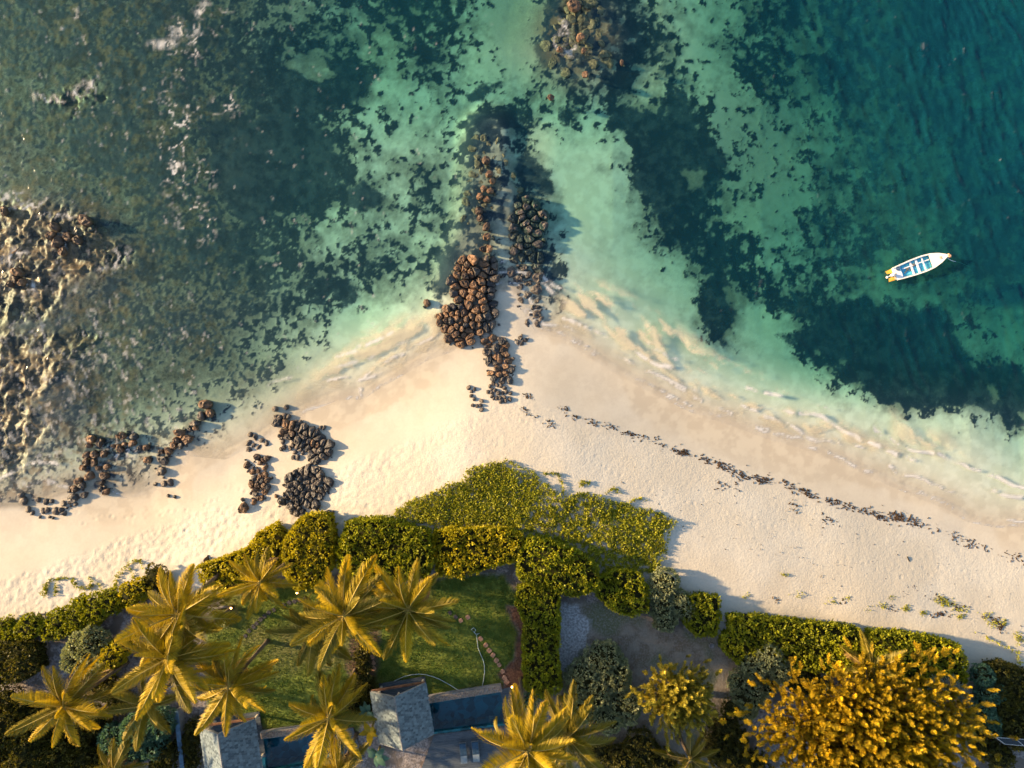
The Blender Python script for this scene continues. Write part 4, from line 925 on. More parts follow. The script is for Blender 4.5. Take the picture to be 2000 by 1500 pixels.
shrub([(30,1395,34,2.2),(62,1405,28,2.0),(10,1372,30,2.0),(78,1378,18,1.4)], 'dark brown bushes left of the golden palm', SHRUB_D, 51, 18, L=.26)
shrub([(215,1350,24,1.8),(190,1345,20,1.5),(235,1372,20,1.6),(185,1410,28,2.0),(160,1440,26,2.2)], 'dark bushes between the golden palm and the thin palm', SHRUB_D, 52, 18, L=.26)
shrub([(325,1470,22,2.2),(315,1500,26,2.2)], 'dark bushes against the long blue-coped wall', SHRUB_D, 53, 18, L=.26)
shrub([(1250,1462,34,2.0),(1210,1490,34,2.2),(1290,1495,34,2.0),(1170,1470,24,1.6)], 'dark undergrowth right of the dark palm at the bottom', SHRUB_D, 54, 14, L=.28)
shrub([(1415,1420,26,1.8),(1400,1455,28,2.0),(1432,1385,20,1.6)], 'dark bushes between the two orange trees', SHRUB_D, 55, 14, L=.28)
shrub([(1955,1480,26,1.6),(1930,1465,22,1.5),(1905,1445,20,1.5)], 'dark bushes below the teal shrub in the corner', SHRUB_D, 56, 14, L=.28)
shrub([(378,1420,15,1.4),(374,1440,14,1.3),(372,1458,15,1.4),(374,1474,14,1.3),(376,1490,15,1.4)], 'narrow dark planting between blue-coped wall and left gazebo', SHRUB_D, 57, 18, L=.24)
shrub([(20,1215,12,.8),(5,1222,14,.9),(-10,1240,16,.9)], 'small bush at the left picture edge above the hedge block', HEDGE_G, 58, L=.2)

# creeping vine on the sand, and runners on the left
def vines():
    R = np.random.default_rng(5)
    poly = [(762,1005),(800,975),(850,958),(905,920),(945,902),(968,900),(1000,915),(1040,925),(1070,945),(1095,968),(1130,960),(1170,965),(1195,978),(1240,985),(1290,1002),(1322,1018),(1310,1035),(1300,1060),(1292,1100),(1285,1118),(1180,1120),(1140,1085),(1060,1060),(1020,1040),(900,1035),(800,1025),(765,1020)]
    def pick(poly, n):
        T = inset_samples(poly, n, R); e = sd_poly(T[:, 0], T[:, 1], poly) + 34 * (fbm(T[:, 0] * .028, T[:, 1] * .028, 9, 4, .6) - .5)
        thick = .60 - .14 * sstep(980, 1060, T[:, 0]) + .10 * sstep(1120, 1260, T[:, 0]) - .04 * sstep(1040, 1100, T[:, 1])
        gap = fbm(T[:, 0] * .13, T[:, 1] * .13, 19, 4, .65)
        return T[(e > 0) & (gap < thick + .10) & (R.uniform(0, 1, len(T)) < .55 + .5 * sstep(0, 30, e))]
    T = pick(poly, 20000)
    run = []
    for pts, n, w in (([(1060,925),(1090,924),(1097,940),(1100,965)],150,3),([(960,905),(990,900),(1020,915),(1048,925)],160,4),([(1130,950),(1140,940),(1152,945)],90,5),([(1185,965),(1195,952),(1210,962)],70,4),([(1230,980),(1245,972),(1262,978)],70,3),([(1310,1030),(1302,1060),(1300,1090)],60,3),
                      ([(86,1150),(95,1135),(120,1128),(140,1130),(150,1150)],170,4),([(108,1160),(110,1145),(112,1140)],60,3),([(175,1150),(178,1135),(172,1128)],60,3),([(222,1155),(228,1125),(240,1112)],110,4),([(240,1112),(262,1095),(275,1095),(280,1115)],90,3),([(255,1110),(262,1130)],40,2),([(150,1150),(160,1150),(190,1140),(200,1155)],90,5),([(85,1165),(92,1140)],120,7),
                      ([(1905,1235),(1960,1260),(1992,1280),(1995,1310)],90,4),([(1985,1225),(1990,1300)],60,3)):
        p = np.array(pts, float); s = np.concatenate([[0], np.cumsum(np.hypot(*(p[1:] - p[:-1]).T))]); u = R.uniform(0, s[-1], n)
        run.append(np.stack([np.interp(u, s, p[:, 0]), np.interp(u, s, p[:, 1])], 1) + R.normal(0, w * .42, (n, 2)))
    def world(Q, lift):
        W = np.array([P(x, y, 1.6)[:2] for x, y in Q]); z = ground_smooth(W[:, 0], W[:, 1]) + lift * R.uniform(.2, 1, len(Q)); k = (CAM_H - z) / FPX
        return np.column_stack([(Q[:, 0] - 1000) * k, (750 - Q[:, 1]) * k, z])
    C = world(T, .20); C[:, 2] += .45 * np.clip(fbm(C[:, 0] * .55, C[:, 1] * .55, 91, 3) - .38, 0, 1); A = np.column_stack([R.normal(0, .45, (len(C), 2)), np.ones(len(C))])
    me = leaf_mesh('creeping_vine', C, A, 3, .19, .14, 1.0, VINE, 71)
    tag(link('creeping_vine', me), 'olive yellow vine creeping over the sand at the top of the beach', 'vine', kind='stuff')
    C = world(np.vstack(run)[::3], .15); A = np.column_stack([R.normal(0, .45, (len(C), 2)), np.ones(len(C))])
    me = leaf_mesh('vine_runners', C, A, 4, .17, .13, 1.0, VINE, 72)
    tag(link('vine_runners', me), 'thin yellow vine runners reaching out over the pale sand', 'vine', kind='stuff')
vines()

# ------------------------------------------------------------------ palms
def frond_mesh(name, seed, sag, mat, n=64, ll=.235, ww=.0165, dead=False):
    """a feather frond one metre long along +X; scaled when placed"""
    R = np.random.default_rng(seed); t = np.linspace(0, 1, 12)
    bend = R.normal(0, .05)
    cx = t - .10 * sag * t ** 3; cz = -sag * t ** 2.2 * .55; cyv = bend * t ** 2
    m = MB(); m.tube(list(zip(cx, cyv, cz)), list(np.interp(t, [0, 1], [.013, .003])), 4, False); rv = np.array(m.v); rf = m.f
    V, F, T = [], [], []
    for side in (-1, 1):
        for i in range(n):
            u = .10 + .90 * (i + R.uniform(-.2, .2)) / n; u = min(1, max(.08, u))
            b = np.array([np.interp(u, t, cx), np.interp(u, t, cyv), np.interp(u, t, cz)])
            L = ll * (np.sin(np.pi * min(1, .20 + u * .785)) ** .75) * R.uniform(.85, 1.12) * (1 if u < .97 else .7)
            fwd = .35 + .75 * u; drop = .50 + .55 * R.uniform() + .15 * sag
            d = np.array([fwd, side * 1.0, -drop]); d /= np.linalg.norm(d)
            w = ww * R.uniform(.8, 1.2); wv = np.array([1, 0, 0]) - d * d[0]; wv = wv / np.linalg.norm(wv) * w * .5
            mid = b + d * L * .55 + np.array([0, 0, .012]); tip = b + d * L + np.array([0, 0, -.16 * L])
            o = len(V); V += [b - wv * .6, b + wv * .6, mid - wv, mid + wv, tip]; F += [(o, o + 1, o + 3, o + 2), (o + 2, o + 3, o + 4, o + 4)]
            T += [np.clip(.25 + .45 * u + R.normal(0, .13), 0, 1)] * 5
    me = bpy.data.meshes.new(name); fs = [f if f[2] != f[3] else f[:3] for f in F]
    me.from_pydata([tuple(v) for v in V] + [tuple(v) for v in rv], [], fs + [tuple(len(V) + i for i in f) for f in rf])
    a = me.attributes.new('tint', 'FLOAT', 'POINT'); a.data.foreach_set('value', np.array(T + [.75] * len(rv), np.float32))
    me.materials.append(mat); me.materials.append(RACHIS)
    mi = np.zeros(len(me.polygons), np.int32); mi[len(fs):] = 1; me.polygons.foreach_set('material_index', mi); me.update()
    return me
FRONDS = [[frond_mesh('frond', 200 + 10 * s + k, (.25, .60, 1.0, 1.45)[s], (PALM, PALM, PALM_D, PALM_D, DEADF)[k]) for k in range(5)] for s in range(4)]

def palm(px, py, hgt, rpx, label, seed, n=20, dark=False, lean=(0, 0), hi=72, lo=-28, name='coconut_palm', scale_top=1.0, nuts=0):
    R = random.Random(seed); wid = R.uniform(.82, 1.12); lo = lo + R.uniform(-14, 8); hi = hi + R.uniform(-8, 8); zb = zg(px, py); zc = zb + hgt; c = P(px, py, zc); L = rpx * (CAM_H - zc) / FPX * 1.0
    bx, by = c[0] + lean[0], c[1] + lean[1]; root = thing(name, label, 'palm', (bx, by, zb))
    top = Vector((c[0] - bx, c[1] - by, hgt)); m = MB(); pts, rs = [], []
    for i in range(9):
        t = i / 8; pts.append((top.x * t ** 1.6, top.y * t ** 1.6, -.3 + (hgt + .3) * t)); rs.append((.20 - .08 * t if i else .28))
    m.tube(pts, rs, 9).obj('trunk', BARK, root, True)
    cb = MB(); cb.lathe((top.x, top.y, top.z - .35), [(.10, 0), (.19, .15), (.17, .45), (.05, .7)], 8); cb.obj('crown_shaft', RACHIS, root, True)
    n = int(n * 1.3)
    for i in range(n):
        u = (i + .5) / n; az = i * 2.39996 + R.uniform(-.25, .25); el = hi + (lo - hi) * u ** .75 + R.uniform(-8, 8)
        s = 0 if el > 48 else 1 if el > 22 else 2 if el > -4 else 3
        if R.random() < .25: s = max(0, s - 1)
        k = R.choice((2, 3)) if dark or (el < 5 and R.random() < .5) else R.choice((0, 1, 0, 1, 2))
        if i >= n - 2: s, k = 3, 4; el -= 18
        f = link('frond', FRONDS[s][k], root, top); ln = L * R.uniform(.84, 1.12) * (.72 if el > 58 else 1.0)
        f.rotation_euler = (R.uniform(-.35, .35), -rad(el), az); f.scale = (ln, ln * wid * R.uniform(.85, 1.15), ln)
    for i in range(nuts):
        a = R.uniform(0, 6.28); nb = MB(); nb.lathe((0, 0, -.13), [(.03, 0), (.11, .07), (.12, .15), (.04, .26)], 7); nb.obj('coconut', RACHIS, root, True, (top.x + .28 * math.cos(a), top.y + .28 * math.sin(a), top.z - .3))
    return root

palm(508, 1137, 7.5, 76, 'coconut palm standing against the bright yellow hedge', 1, 16, lean=(.6, .3))
palm(347, 1200, 10.0, 102, 'upper of the two tall palms left of the lawn', 2, 22, lean=(-.5, .8), nuts=5)
palm(328, 1286, 11.0, 112, 'lower of the two tall palms left of the lawn', 3, 24, lean=(.8, .6), nuts=5)
palm(447, 1340, 8.5, 96, 'spreading palm above the left gazebo', 4, 19, lean=(.3, .7))
palm(125, 1380, 8.5, 92, 'golden palm furthest to the left', 5, 20, lean=(.7, .4))
palm(284, 1378, 6.0, 78, 'thin shaded palm between golden palm and blue wall', 6, 13, dark=True)
palm(672, 1203, 10.5, 112, 'tallest palm in the middle of the lawn', 7, 24, lean=(-.6, .9), nuts=6)
palm(797, 1190, 9.0, 100, 'right-hand palm on the middle of the lawn', 8, 21, lean=(.5, .6), nuts=4)
palm(612, 1232, 6.5, 84, 'darker lower palm left of the tallest palm', 9, 14, dark=True)
palm(642, 1402, 8.5, 94, 'palm beside the dark pool of the left gazebo', 10, 18, lean=(.4, .6))
palm(662, 1512, 7.0, 88, 'palm cut by the bottom edge below the left pool', 11, 16)
palm(1030, 1466, 11.5, 112, 'large palm overhanging the sun deck', 12, 23, lean=(-.4, .9), nuts=4)
palm(1108, 1440, 7.5, 100, 'dark palm right of the sun deck palm', 13, 18, dark=True)
palm(1348, 1482, 4.0, 66, 'small dark palm below the smaller orange tree', 14, 11, dark=True, lo=-5)
palm(1702, 1306, 4.0, 72, 'palm half hidden between the two beach hedges', 15, 13, dark=True, lo=-10)
palm(1880, 1410, 4.0, 52, 'low palm with arching fronds at the right of the orange tree', 16, 10, dark=True, lo=-15)
palm(222, 1508, 4.5, 62, 'small palm at the bottom edge below the blue-green bush', 17, 11, dark=True)

def fan_palm(px, py, hgt, rpx, label, seed):
    R = random.Random(seed); zb = zg(px, py); c = P(px, py, zb + hgt); L = rpx * (CAM_H - zb - hgt) / FPX; root = thing('fan_palm', label, 'palm', (c[0], c[1], zb))
    MB().tube([(0, 0, -.3), (0, 0, hgt * .5), (0, 0, hgt)], [.2, .16, .12], 8).obj('trunk', BARK, root, True)
    for i in range(15):
        az = i * 2.39996; el = 65 - 75 * (i / 15) ** .8; m = MB(); st = L * .45; m.tube([(0, 0, 0), (st, 0, 0)], [.025, .015], 4)
        for k in range(11):
            a = rad(-62 + 124 * k / 10); l = L * .62 * R.uniform(.85, 1.1); w = .085; d = Vector((math.cos(a), math.sin(a), -.12)); s = Vector((-math.sin(a), math.cos(a), 0)); b = Vector((st, 0, 0))
            m.add([b, b + d * l * .55 + s * w, b + d * l + Vector((0, 0, -.1)), b + d * l * .55 - s * w], [(0, 1, 2, 3)])
        f = m.obj('fan_leaf', FANP, root, False, (0, 0, hgt)); f.rotation_euler = (0, -rad(el), az)
        a = f.data.attributes.new('tint', 'FLOAT', 'POINT'); a.data.foreach_set('value', np.full(len(f.data.vertices), R.uniform(.3, 1), np.float32))
fan_palm(1848, 1362, 3.2, 46, 'grey-green fan palm below the second beach hedge', 3)

# broad-leaved banana-like plants by the right gazebo
def banana(px, py, h, label, seed, n=7, mat=SHRUB_D, L=1.1):
    R = random.Random(seed); zb = zg(px, py); c = P(px, py, zb + h); root = thing('banana_plant', label, 'plant', (c[0], c[1], zb))
    MB().tube([(0, 0, -.2), (.03, 0, h * .6), (0, 0, h)], [.12, .09, .05], 7).obj('stem', RACHIS, root, True)
    for i in range(n):
        m = MB(); l = L * R.uniform(.75, 1.15); vs = []; fs = []
        for j in range(6):
            t = j / 5; w = .30 * l * math.sin(math.pi * min(.97, .12 + .85 * t)); z = .25 * l * t - .55 * l * t * t
            vs += [(l * t, -w * .9, z - .10 * w), (l * t, 0, z), (l * t, w * .9, z - .10 * w)]
        for j in range(5): o = j * 3; fs += [(o, o + 1, o + 4, o + 3), (o + 1, o + 2, o + 5, o + 4)]
        m.add(vs, fs); f = m.obj('leaf', mat, root, True, (0, 0, h * R.uniform(.8, 1.0))); f.rotation_euler = (0, -rad(R.uniform(5, 50)), i * 2.4 + R.uniform(-.3, .3))
        a = f.data.attributes.new('tint', 'FLOAT', 'POINT'); a.data.foreach_set('value', np.full(len(vs), R.uniform(.2, .9), np.float32))
banana(715, 1392, 2.0, 'broad-leaved green plant left of the right gazebo', 1, 8, SHRUB_T)
banana(735, 1478, 1.8, 'broad-leaved plant below the right gazebo', 2, 7, SHRUB_T)
banana(722, 1430, 2.3, 'golden leafy plant at the left wall of the right gazebo', 3, 7, PALM)

# ------------------------------------------------------------------ casuarina trees
def casuarina(px, py, zc, rx, ry, rz, n, label, seed, trunk, plume=(.55, 1.15), tilt=(0, 0), mat=CASU):
    R = np.random.default_rng(seed); zb = zg(*trunk); c = np.array(P(px, py, zc)); k = (CAM_H - zc) / FPX; ax, ay = rx * k, ry * k
    tb = P(trunk[0], trunk[1], zb); root = thing('casuarina_tree', label, 'tree', (tb[0], tb[1], zb)); c = c - np.array([tb[0], tb[1], zb])
    fork = np.array([c[0] * .35, c[1] * .35, max(1.2, c[2] * .45)])
    MB().tube([(0, 0, -.4), tuple(fork * .5 + np.array([.1, 0, 0])), tuple(fork)], [.45, .34, .26], 10).obj('trunk', BARK, root, True)
    nb = min(60, max(9, n // 34)); tips = []
    for i in range(nb):
        a = i * 2.39996; u = math.sqrt((i + .5) / nb) * R.uniform(.80, 1.12); e = c + np.array([ax * .75 * u * math.cos(a), ay * .75 * u * math.sin(a), rz * (.75 - 1.0 * u * u) * .8])
        mid = (fork + e) / 2 + np.array([0, 0, .12 * np.linalg.norm(e - fork)]); tips.append((fork, mid, e))
        MB().tube([tuple(fork), tuple(mid), tuple(e)], [.15, .09, .03], 6).obj('limb', BARK, root, True)
    V, T = [], []; m = 66
    for i in range(n):
        f0, md, e = tips[R.integers(nb)]; t = R.uniform(.35, 1.05); base = f0 * (1 - t) ** 2 + 2 * md * t * (1 - t) + e * t * t
        out = (base - c) / np.array([ax, ay, rz]); base = base + R.normal(0, 1, 3) * np.array([.17 * ax, .17 * ay, .15 * rz])
        d = out * np.array([1.1, 1.1, .8]) + np.array([tilt[0], tilt[1], .75]) + .40 * R.normal(0, 1, 3); d /= np.linalg.norm(d)
        l = R.uniform(*plume); s = np.cross(d, [.3, .5, .8]); s /= np.linalg.norm(s); b2 = np.cross(d, s)
        u = R.uniform(0, 1, m); an = R.uniform(0, 2 * np.pi, m); fat = .18 * l * np.sin(np.pi * np.clip(.22 + .72 * u, 0, 1))
        o = base + np.outer(u * l, d); sp = np.cos(an)[:, None] * s + np.sin(an)[:, None] * b2
        tip = o + sp * fat[:, None] * 1.25 + np.outer(np.full(m, .26 * l), d) + .03 * R.normal(0, 1, (m, 3)); w = np.cross(tip - o, d + .5 * sp); w /= np.linalg.norm(w, axis=1, keepdims=True) + 1e-9; w *= .032
        V.append(np.stack([o - w * .4, o + w * .4, tip + w, tip - w], 1).reshape(-1, 3)); T.append(np.repeat(np.clip(.30 + .4 * u + .45 * R.normal() * .5, 0, 1), 4))
    V = np.vstack(V); link('crown', mesh_np('crown', V, np.arange(len(V)).reshape(-1, 4), mat, False, {'tint': np.concatenate(T)}), root)
casuarina(1692, 1430, 8.0, 268, 160, 3.6, 3600, 'huge orange-gold casuarina tree in the lower right corner', 1, (1672, 1400), (.6, 1.2), (-.25, .25))
casuarina(1318, 1362, 6.5, 88, 78, 2.6, 700, 'smaller pale yellow casuarina on the bare yard', 2, (1320, 1345), (.6, 1.1), (-.1, .1), CASU2)

# ------------------------------------------------------------------ gazebos, pools and decks
SHING = NT('weathered_shingle'); _r = SHING.attr('tint', 'Fac'); SHINGLE = SHING.done(SHING.bsdf(SHING.mix(_r, (0.075, 0.10, 0.115), (0.19, 0.235, 0.25)), .85, .2, SHING.bump(SHING.noise(9, 3, .6, SHING.pos(obj=True)), .4, .03)))
TIMBER = mat_plain('grey_timber', (0.20, 0.20, 0.20), .3, 1.2, .75, .25, .3, (1, 8, 1)); DECKM = NT('deck_board'); _r = DECKM.attr('tint', 'Fac')
_dn = DECKM.noise(3, 4, .6, DECKM.pos((.6, 6, 1), obj=True)); DECK = DECKM.done(DECKM.bsdf(DECKM.mix(DECKM.ramp(_dn, .3, .7), DECKM.mix(_r, (0.028, 0.040, 0.052), (0.055, 0.07, 0.085)), (0.09, 0.105, 0.12)), .6, .3))
BEAM = mat_plain('brown_beam', (0.16, 0.085, 0.055), .3, 2, .7, .2, .3); POSTM = mat_plain('pale_post', (0.42, 0.36, 0.29), .2, 2, .7, .2, .2)
PLASTER = mat_plain('grey_render', (0.23, 0.22, 0.22), .2, 1.5, .9, .1, .2); PALE = mat_plain('pale_cushion', (0.20, 0.25, 0.28), .1, 3, .9, .1, .1); NAVY = mat_plain('navy_cushion', (0.035, 0.07, 0.11), .2, 3, .9, .1, .1)
PEB = mat_plain('river_pebble', (0.30, 0.22, 0.16), .5, 7, .8, .2, .5, (1, 1, 1), True)
_t = NT('pool_mosaic'); _v = _t.pos(); POOLT = _t.done(_t.bsdf(_t.mix(_t.ramp(_t.voro(1.6, _v, out='Color'), .2, .8), (0.006, 0.050, 0.062), (0.022, 0.16, 0.19)), .35, .4))
_t = NT('pool_water'); _tr = _t.n('BsdfTransparent'); _t.set(_tr.inputs[0], (0.45, 0.78, 0.88)); _g = _t.n('BsdfGlossy'); _g.inputs['Roughness'].default_value = .05
_t.set(_g.inputs['Normal'], _t.bump(_t.noise(2.2, 2, .5), .12, .1)); POOLW = _t.done(_t.shmix(.05, _tr.outputs[0], _g.outputs[0]))

def roof_shingles(p0, along, down, nrm, nl, nd, seed):
    """courses of slightly uneven shingles laid over one slope"""
    R = np.random.default_rng(seed); V, F, T = [], [], []
    for j in range(nd):
        for i in range(nl):
            u0 = (i + .5 * (j % 2) * .9) / nl; u1 = u0 + .93 / nl; u1 = min(u1, 1); v0 = j / nd; v1 = (j + 1.15) / nd
            if u1 - u0 < .2 / nl: continue
            v1 = min(1.0, v1) + R.uniform(-.012, .012); l0 = .015; l1 = .055 + R.uniform(0, .03)
            q = [p0 + along * u0 + down * v0 + nrm * l0, p0 + along * u1 + down * v0 + nrm * l0, p0 + along * u1 + down * v1 + nrm * l1, p0 + along * u0 + down * v1 + nrm * l1]
            b = len(V); V += q + [q[2] - nrm * .03, q[3] - nrm * .03]; F += [(b, b + 1, b + 2, b + 3), (b + 3, b + 2, b + 4, b + 5)]; T += [R.uniform()] * 6
    me = bpy.data.meshes.new('shingles'); me.from_pydata([tuple(v) for v in V], [], F); me.materials.append(SHINGLE)
    a = me.attributes.new('tint', 'FLOAT', 'POINT'); a.data.foreach_set('value', np.array(T, np.float32)); me.update(); return me

def gazebo(cpx, cpy, ang, label, W=5.3, D=5.0, ez=2.15, rise=2.05):
    zb = GZ; c = P(cpx, cpy, zb + ez); root = thing('gazebo', label, 'gazebo', (c[0], c[1], zb), ang)
    hw, hd = W / 2, D / 2; rz_ = ez + rise
    MB().box((0, 0, .06), (W - .7, D - .5, .16)).obj('floor', DECK, root)
    for sx_ in (-1, 1):
        for sy_ in (-1, 1):
            MB().box((sx_ * (hw - .55), sy_ * (hd - .55), ez / 2 + .1), (.2, .2, ez)).obj('post', POSTM, root)
    for sy_, w in ((1, .16), (-1, .16)):
        MB().box((0, sy_ * (hd - .02), ez - .12), (W - .1, w, .24)).obj('tie_beam', BEAM, root)
        MB().box((0, sy_ * (hd - .55), ez + rise * .45), (.14, .14, rise * .85)).obj('king_post', POSTM, root)
    for sx_ in (-1, 1): MB().box((sx_ * (hw - .35), 0, ez - .05), (.16, D - .3, .2)).obj('wall_plate', BEAM, root)
    for sx_ in (-1, 1):
        e0, e1, r1, r0 = Vector((sx_ * hw, -hd, ez)), Vector((sx_ * hw, hd, ez)), Vector((0, hd, rz_)), Vector((0, -hd, rz_))
        s = MB().slab([e0, e1, r1, r0], .09).obj('roof_slope', TIMBER, root)
        n = (e1 - e0).cross(r1 - e1); n = n if n.z > 0 else -n; n.normalize()
        tag(link('shingles', roof_shingles(r0 + Vector((sx_ * .05, 0, 0)), r1 - r0, (e0 - r0), n, 24, 14, 5 + sx_), s), kind='stuff')
        for yy in (-hd, hd):
            MB().slab([Vector((sx_ * hw, yy - .03, ez + .10)), Vector((0, yy - .03, rz_ + .10)), Vector((0, yy + .03, rz_ + .10)), Vector((sx_ * hw, yy + .03, ez + .10))], .18).obj('barge_board', TIMBER, root)
    MB().tube([(0, -hd - .02, rz_ + .06), (0, hd + .02, rz_ + .06)], .085, 8).obj('ridge_cap', TIMBER, root)
    return root
gazebo(785.5, 1392, rad(9.1), 'right gazebo with open gable and blue-grey shingle roof')
gazebo(451, 1462, rad(8.0), 'left gazebo with blue-grey shingle roof, cut by the bottom edge')

def planks(poly, z, th, n, label, name='deck', cat='deck', lengthwise=True):
    """deck boards on a world-space quad a-b-c-d; boards run along a-b"""
    a, b, c, d = [Vector((p[0], p[1], 0)) for p in poly]; o = (a + b + c + d) / 4; root = thing(name, label, cat, (o.x, o.y, z - th))
    m = MB(); T = []; R = random.Random(n)
    for i in range(n):
        v0 = (i + .04) / n; v1 = (i + .96) / n; dz = R.uniform(-.004, .004); q = [a.lerp(d, v0) - o, b.lerp(c, v0) - o, b.lerp(c, v1) - o, a.lerp(d, v1) - o]
        m.slab([Vector((p.x, p.y, th + dz)) for p in q], .035); T += [R.uniform(0, 1)] * 8
    f = m.obj('boards', DECK, root); at = f.data.attributes.new('tint', 'FLOAT', 'POINT'); at.data.foreach_set('value', np.array(T, np.float32)); tag(f, kind='stuff')
    m = MB(); m.slab([Vector((p.x - o.x, p.y - o.y, th - .05)) for p in (a, b, c, d)], th + .1).obj('frame', BEAM, root)
    return root

def pool(poly, label, seed):
    a, b, c, d = [Vector((p[0], p[1], 0)) for p in poly]; o = (a + b + c + d) / 4; root = thing('swimming_pool', label, 'pool', (o.x, o.y, .58))
    q = [p - o for p in (a, b, c, d)]; wt = GZ - .58; m = MB()
    m.add([(p.x, p.y, .05) for p in q], [(3, 2, 1, 0)] if False else [(0, 1, 2, 3)]); m.obj('floor', POOLT, root)
    m = MB()
    for i in range(4):
        p, r = q[i], q[(i + 1) % 4]; nn = (r - p).cross(Vector((0, 0, 1))).normalized(); nn = nn if nn.dot((p + r) / 2) > 0 else -nn
        m.slab([Vector((p.x, p.y, wt + .02)), Vector((r.x, r.y, wt + .02)), Vector((r.x, r.y, wt + .02)) + nn * .28, Vector((p.x, p.y, wt + .02)) + nn * .28], wt + .05)
    m.obj('basin_wall', POOLT, root)
    m = MB(); m.add([(p.x, p.y, wt - .22) for p in q], [(0, 1, 2, 3)]); m.obj('water', POOLW, root)
    return root
pool(POOL_A, 'dark blue pool beside the right gazebo', 1); pool(POOL_B, 'dark blue pool beside the left gazebo', 2)
planks(quad_px([(785, 1462), (848, 1434), (998, 1416), (1015, 1530)], GZ)[1:3] + quad_px([(1012, 1520), (800, 1560)], GZ), GZ + .12, .2, 26, 'wide blue-grey timber sun deck below the right pool')
planks(quad_px([(975, 1345), (1000, 1340), (1012, 1412), (996, 1414)], GZ)[::-1], GZ + .16, .24, 17, 'narrow timber walkway at the right end of the pool', 'boardwalk', 'walkway')
planks(quad_px([(524, 1508), (670, 1490), (682, 1560), (535, 1580)], GZ), GZ + .12, .2, 16, 'timber deck below the left pool at the bottom edge')
planks(quad_px([(662, 1424), (690, 1420), (712, 1480), (674, 1486)], GZ), GZ + .12, .2, 8, 'small timber deck between left pool and leafy plants')

def pebble_wall(p, label, seed):
    a, b, c, d = [Vector((q[0], q[1], 0)) for q in p]; o = (a + b + c + d) / 4; z0 = GZ - .25; root = thing('pebble_wall', label, 'wall', (o.x, o.y, z0)); h = .85
    MB().slab([Vector((q.x - o.x, q.y - o.y, h)) for q in (a, b, c, d)], h).obj('wall', PLASTER, root)
    R = random.Random(seed); m = MB()
    for i in range(900):
        u, v = R.uniform(.01, .99), R.uniform(.06, .94); q = a.lerp(b, u).lerp(d.lerp(c, u), v) - o; r = R.uniform(.03, .075)
        m.lathe((q.x, q.y, h - .01), [(r * .8, 0), (r, r * .4), (r * .5, r * .9)], 5)
    tag(m.obj('pebbles', PEB, root), kind='stuff')
pebble_wall(quad_px([(835, 1361), (978, 1338), (981, 1350), (838, 1373)], GZ + .5), 'pebble-topped wall along the right pool', 1)
pebble_wall(quad_px([(508, 1431), (650, 1411), (653, 1423), (511, 1443)], GZ + .5), 'pebble-topped wall along the left pool', 2)

def lounger(px, py, label):
    c = P(px, py, GZ + .5); root = thing('sun_lounger', label, 'lounger', (c[0], c[1], GZ + .12), rad(6), 'sun loungers on the deck')
    MB().box((0, 0, .30), (.68, 1.9, .06)).obj('frame', TIMBER, root)
    for sx_ in (-1, 1):
        for sy_ in (-1, 1): MB().box((sx_ * .28, sy_ * .8, .14), (.06, .06, .28)).obj('leg', TIMBER, root)
    MB().box((0, .30, .40), (.62, 1.2, .12)).obj('mattress', NAVY, root)
    MB().box((0, -.62, .52), (.62, .66, .12), 0, Matrix.Rotation(rad(-24), 3, 'X')).obj('backrest_cushion', PALE, root)
lounger(905, 1470, 'sun lounger with pale headrest, left of the pair on the deck'); lounger(929, 1467, 'sun lounger with pale headrest, right of the pair on the deck')

# long garden wall with a blue-grey coping
def garden_wall():
    a, b = P(345, 1388, 3.4), P(360, 1530, 3.4); z0 = GZ - .2; o = ((a[0] + b[0]) / 2, (a[1] + b[1]) / 2, z0); root = thing('garden_wall', 'long narrow wall with blue coping left of the left gazebo', 'wall', o)
    L = math.hypot(b[0] - a[0], b[1] - a[1]); an = math.atan2(b[1] - a[1], b[0] - a[0]); BL = mat_plain('blue_coping', (0.10, 0.17, 0.24), .3, 1.5, .7, .3, .2)
    MB().box((0, 0, .6), (L, .30, 1.3), an).obj('wall', PLASTER, root)
    n = 7
    for i in range(n):
        u = (i + .5) / n - .5; MB().box((math.cos(an) * L * u, math.sin(an) * L * u, 1.29), (L / n - .03, .42, .08), an).obj('coping', BL, root)
    p = P(352, 1352, GZ + 1.0); r2 = thing('leaning_board', 'short pale board standing above the long blue-coped wall', 'board', (p[0], p[1], GZ)); MB().box((0, 0, .5), (.30, 1.0, .9), rad(-5), Matrix.Rotation(rad(35), 3, 'X')).obj('board', TIMBER, r2)
garden_wall()

# dark canopy with white edges in the lower right corner
def canopy():
    z = GZ + 2.6; pts = [P(1945, 1440, z), P(1962, 1453, z), P(2060, 1462, z), P(2045, 1447, z)]; o = pts[1]; root = thing('glass_canopy', 'dark glass canopy with thin white edges at the right bottom edge', 'canopy', (o[0], o[1], GZ))
    q = [Vector((p[0] - o[0], p[1] - o[1], 2.6)) for p in pts]; DG = mat_plain('dark_glass', (0.012, 0.016, 0.018), .2, 2, .12, .5, .02); WH = mat_plain('white_paint', (0.33, 0.34, 0.35), .05, 2, .5, .3, .05)
    MB().slab(q, .05).obj('pane', DG, root)
    for i, j in ((0, 1), (1, 2), (2, 3), (3, 0)): MB().tube([q[i] + Vector((0, 0, .03)), q[j] + Vector((0, 0, .03))], .03, 4).obj('edge_bar', WH, root)
    MB().tube([q[0].lerp(q[3], .38) + Vector((0, 0, .04)), q[1].lerp(q[2], .38) + Vector((0, 0, .04))], .03, 4).obj('edge_bar', WH, root)
    for p in q: MB().tube([(p.x, p.y, -.1), (p.x, p.y, 2.56)], .05, 6).obj('post', WH, root)
canopy()

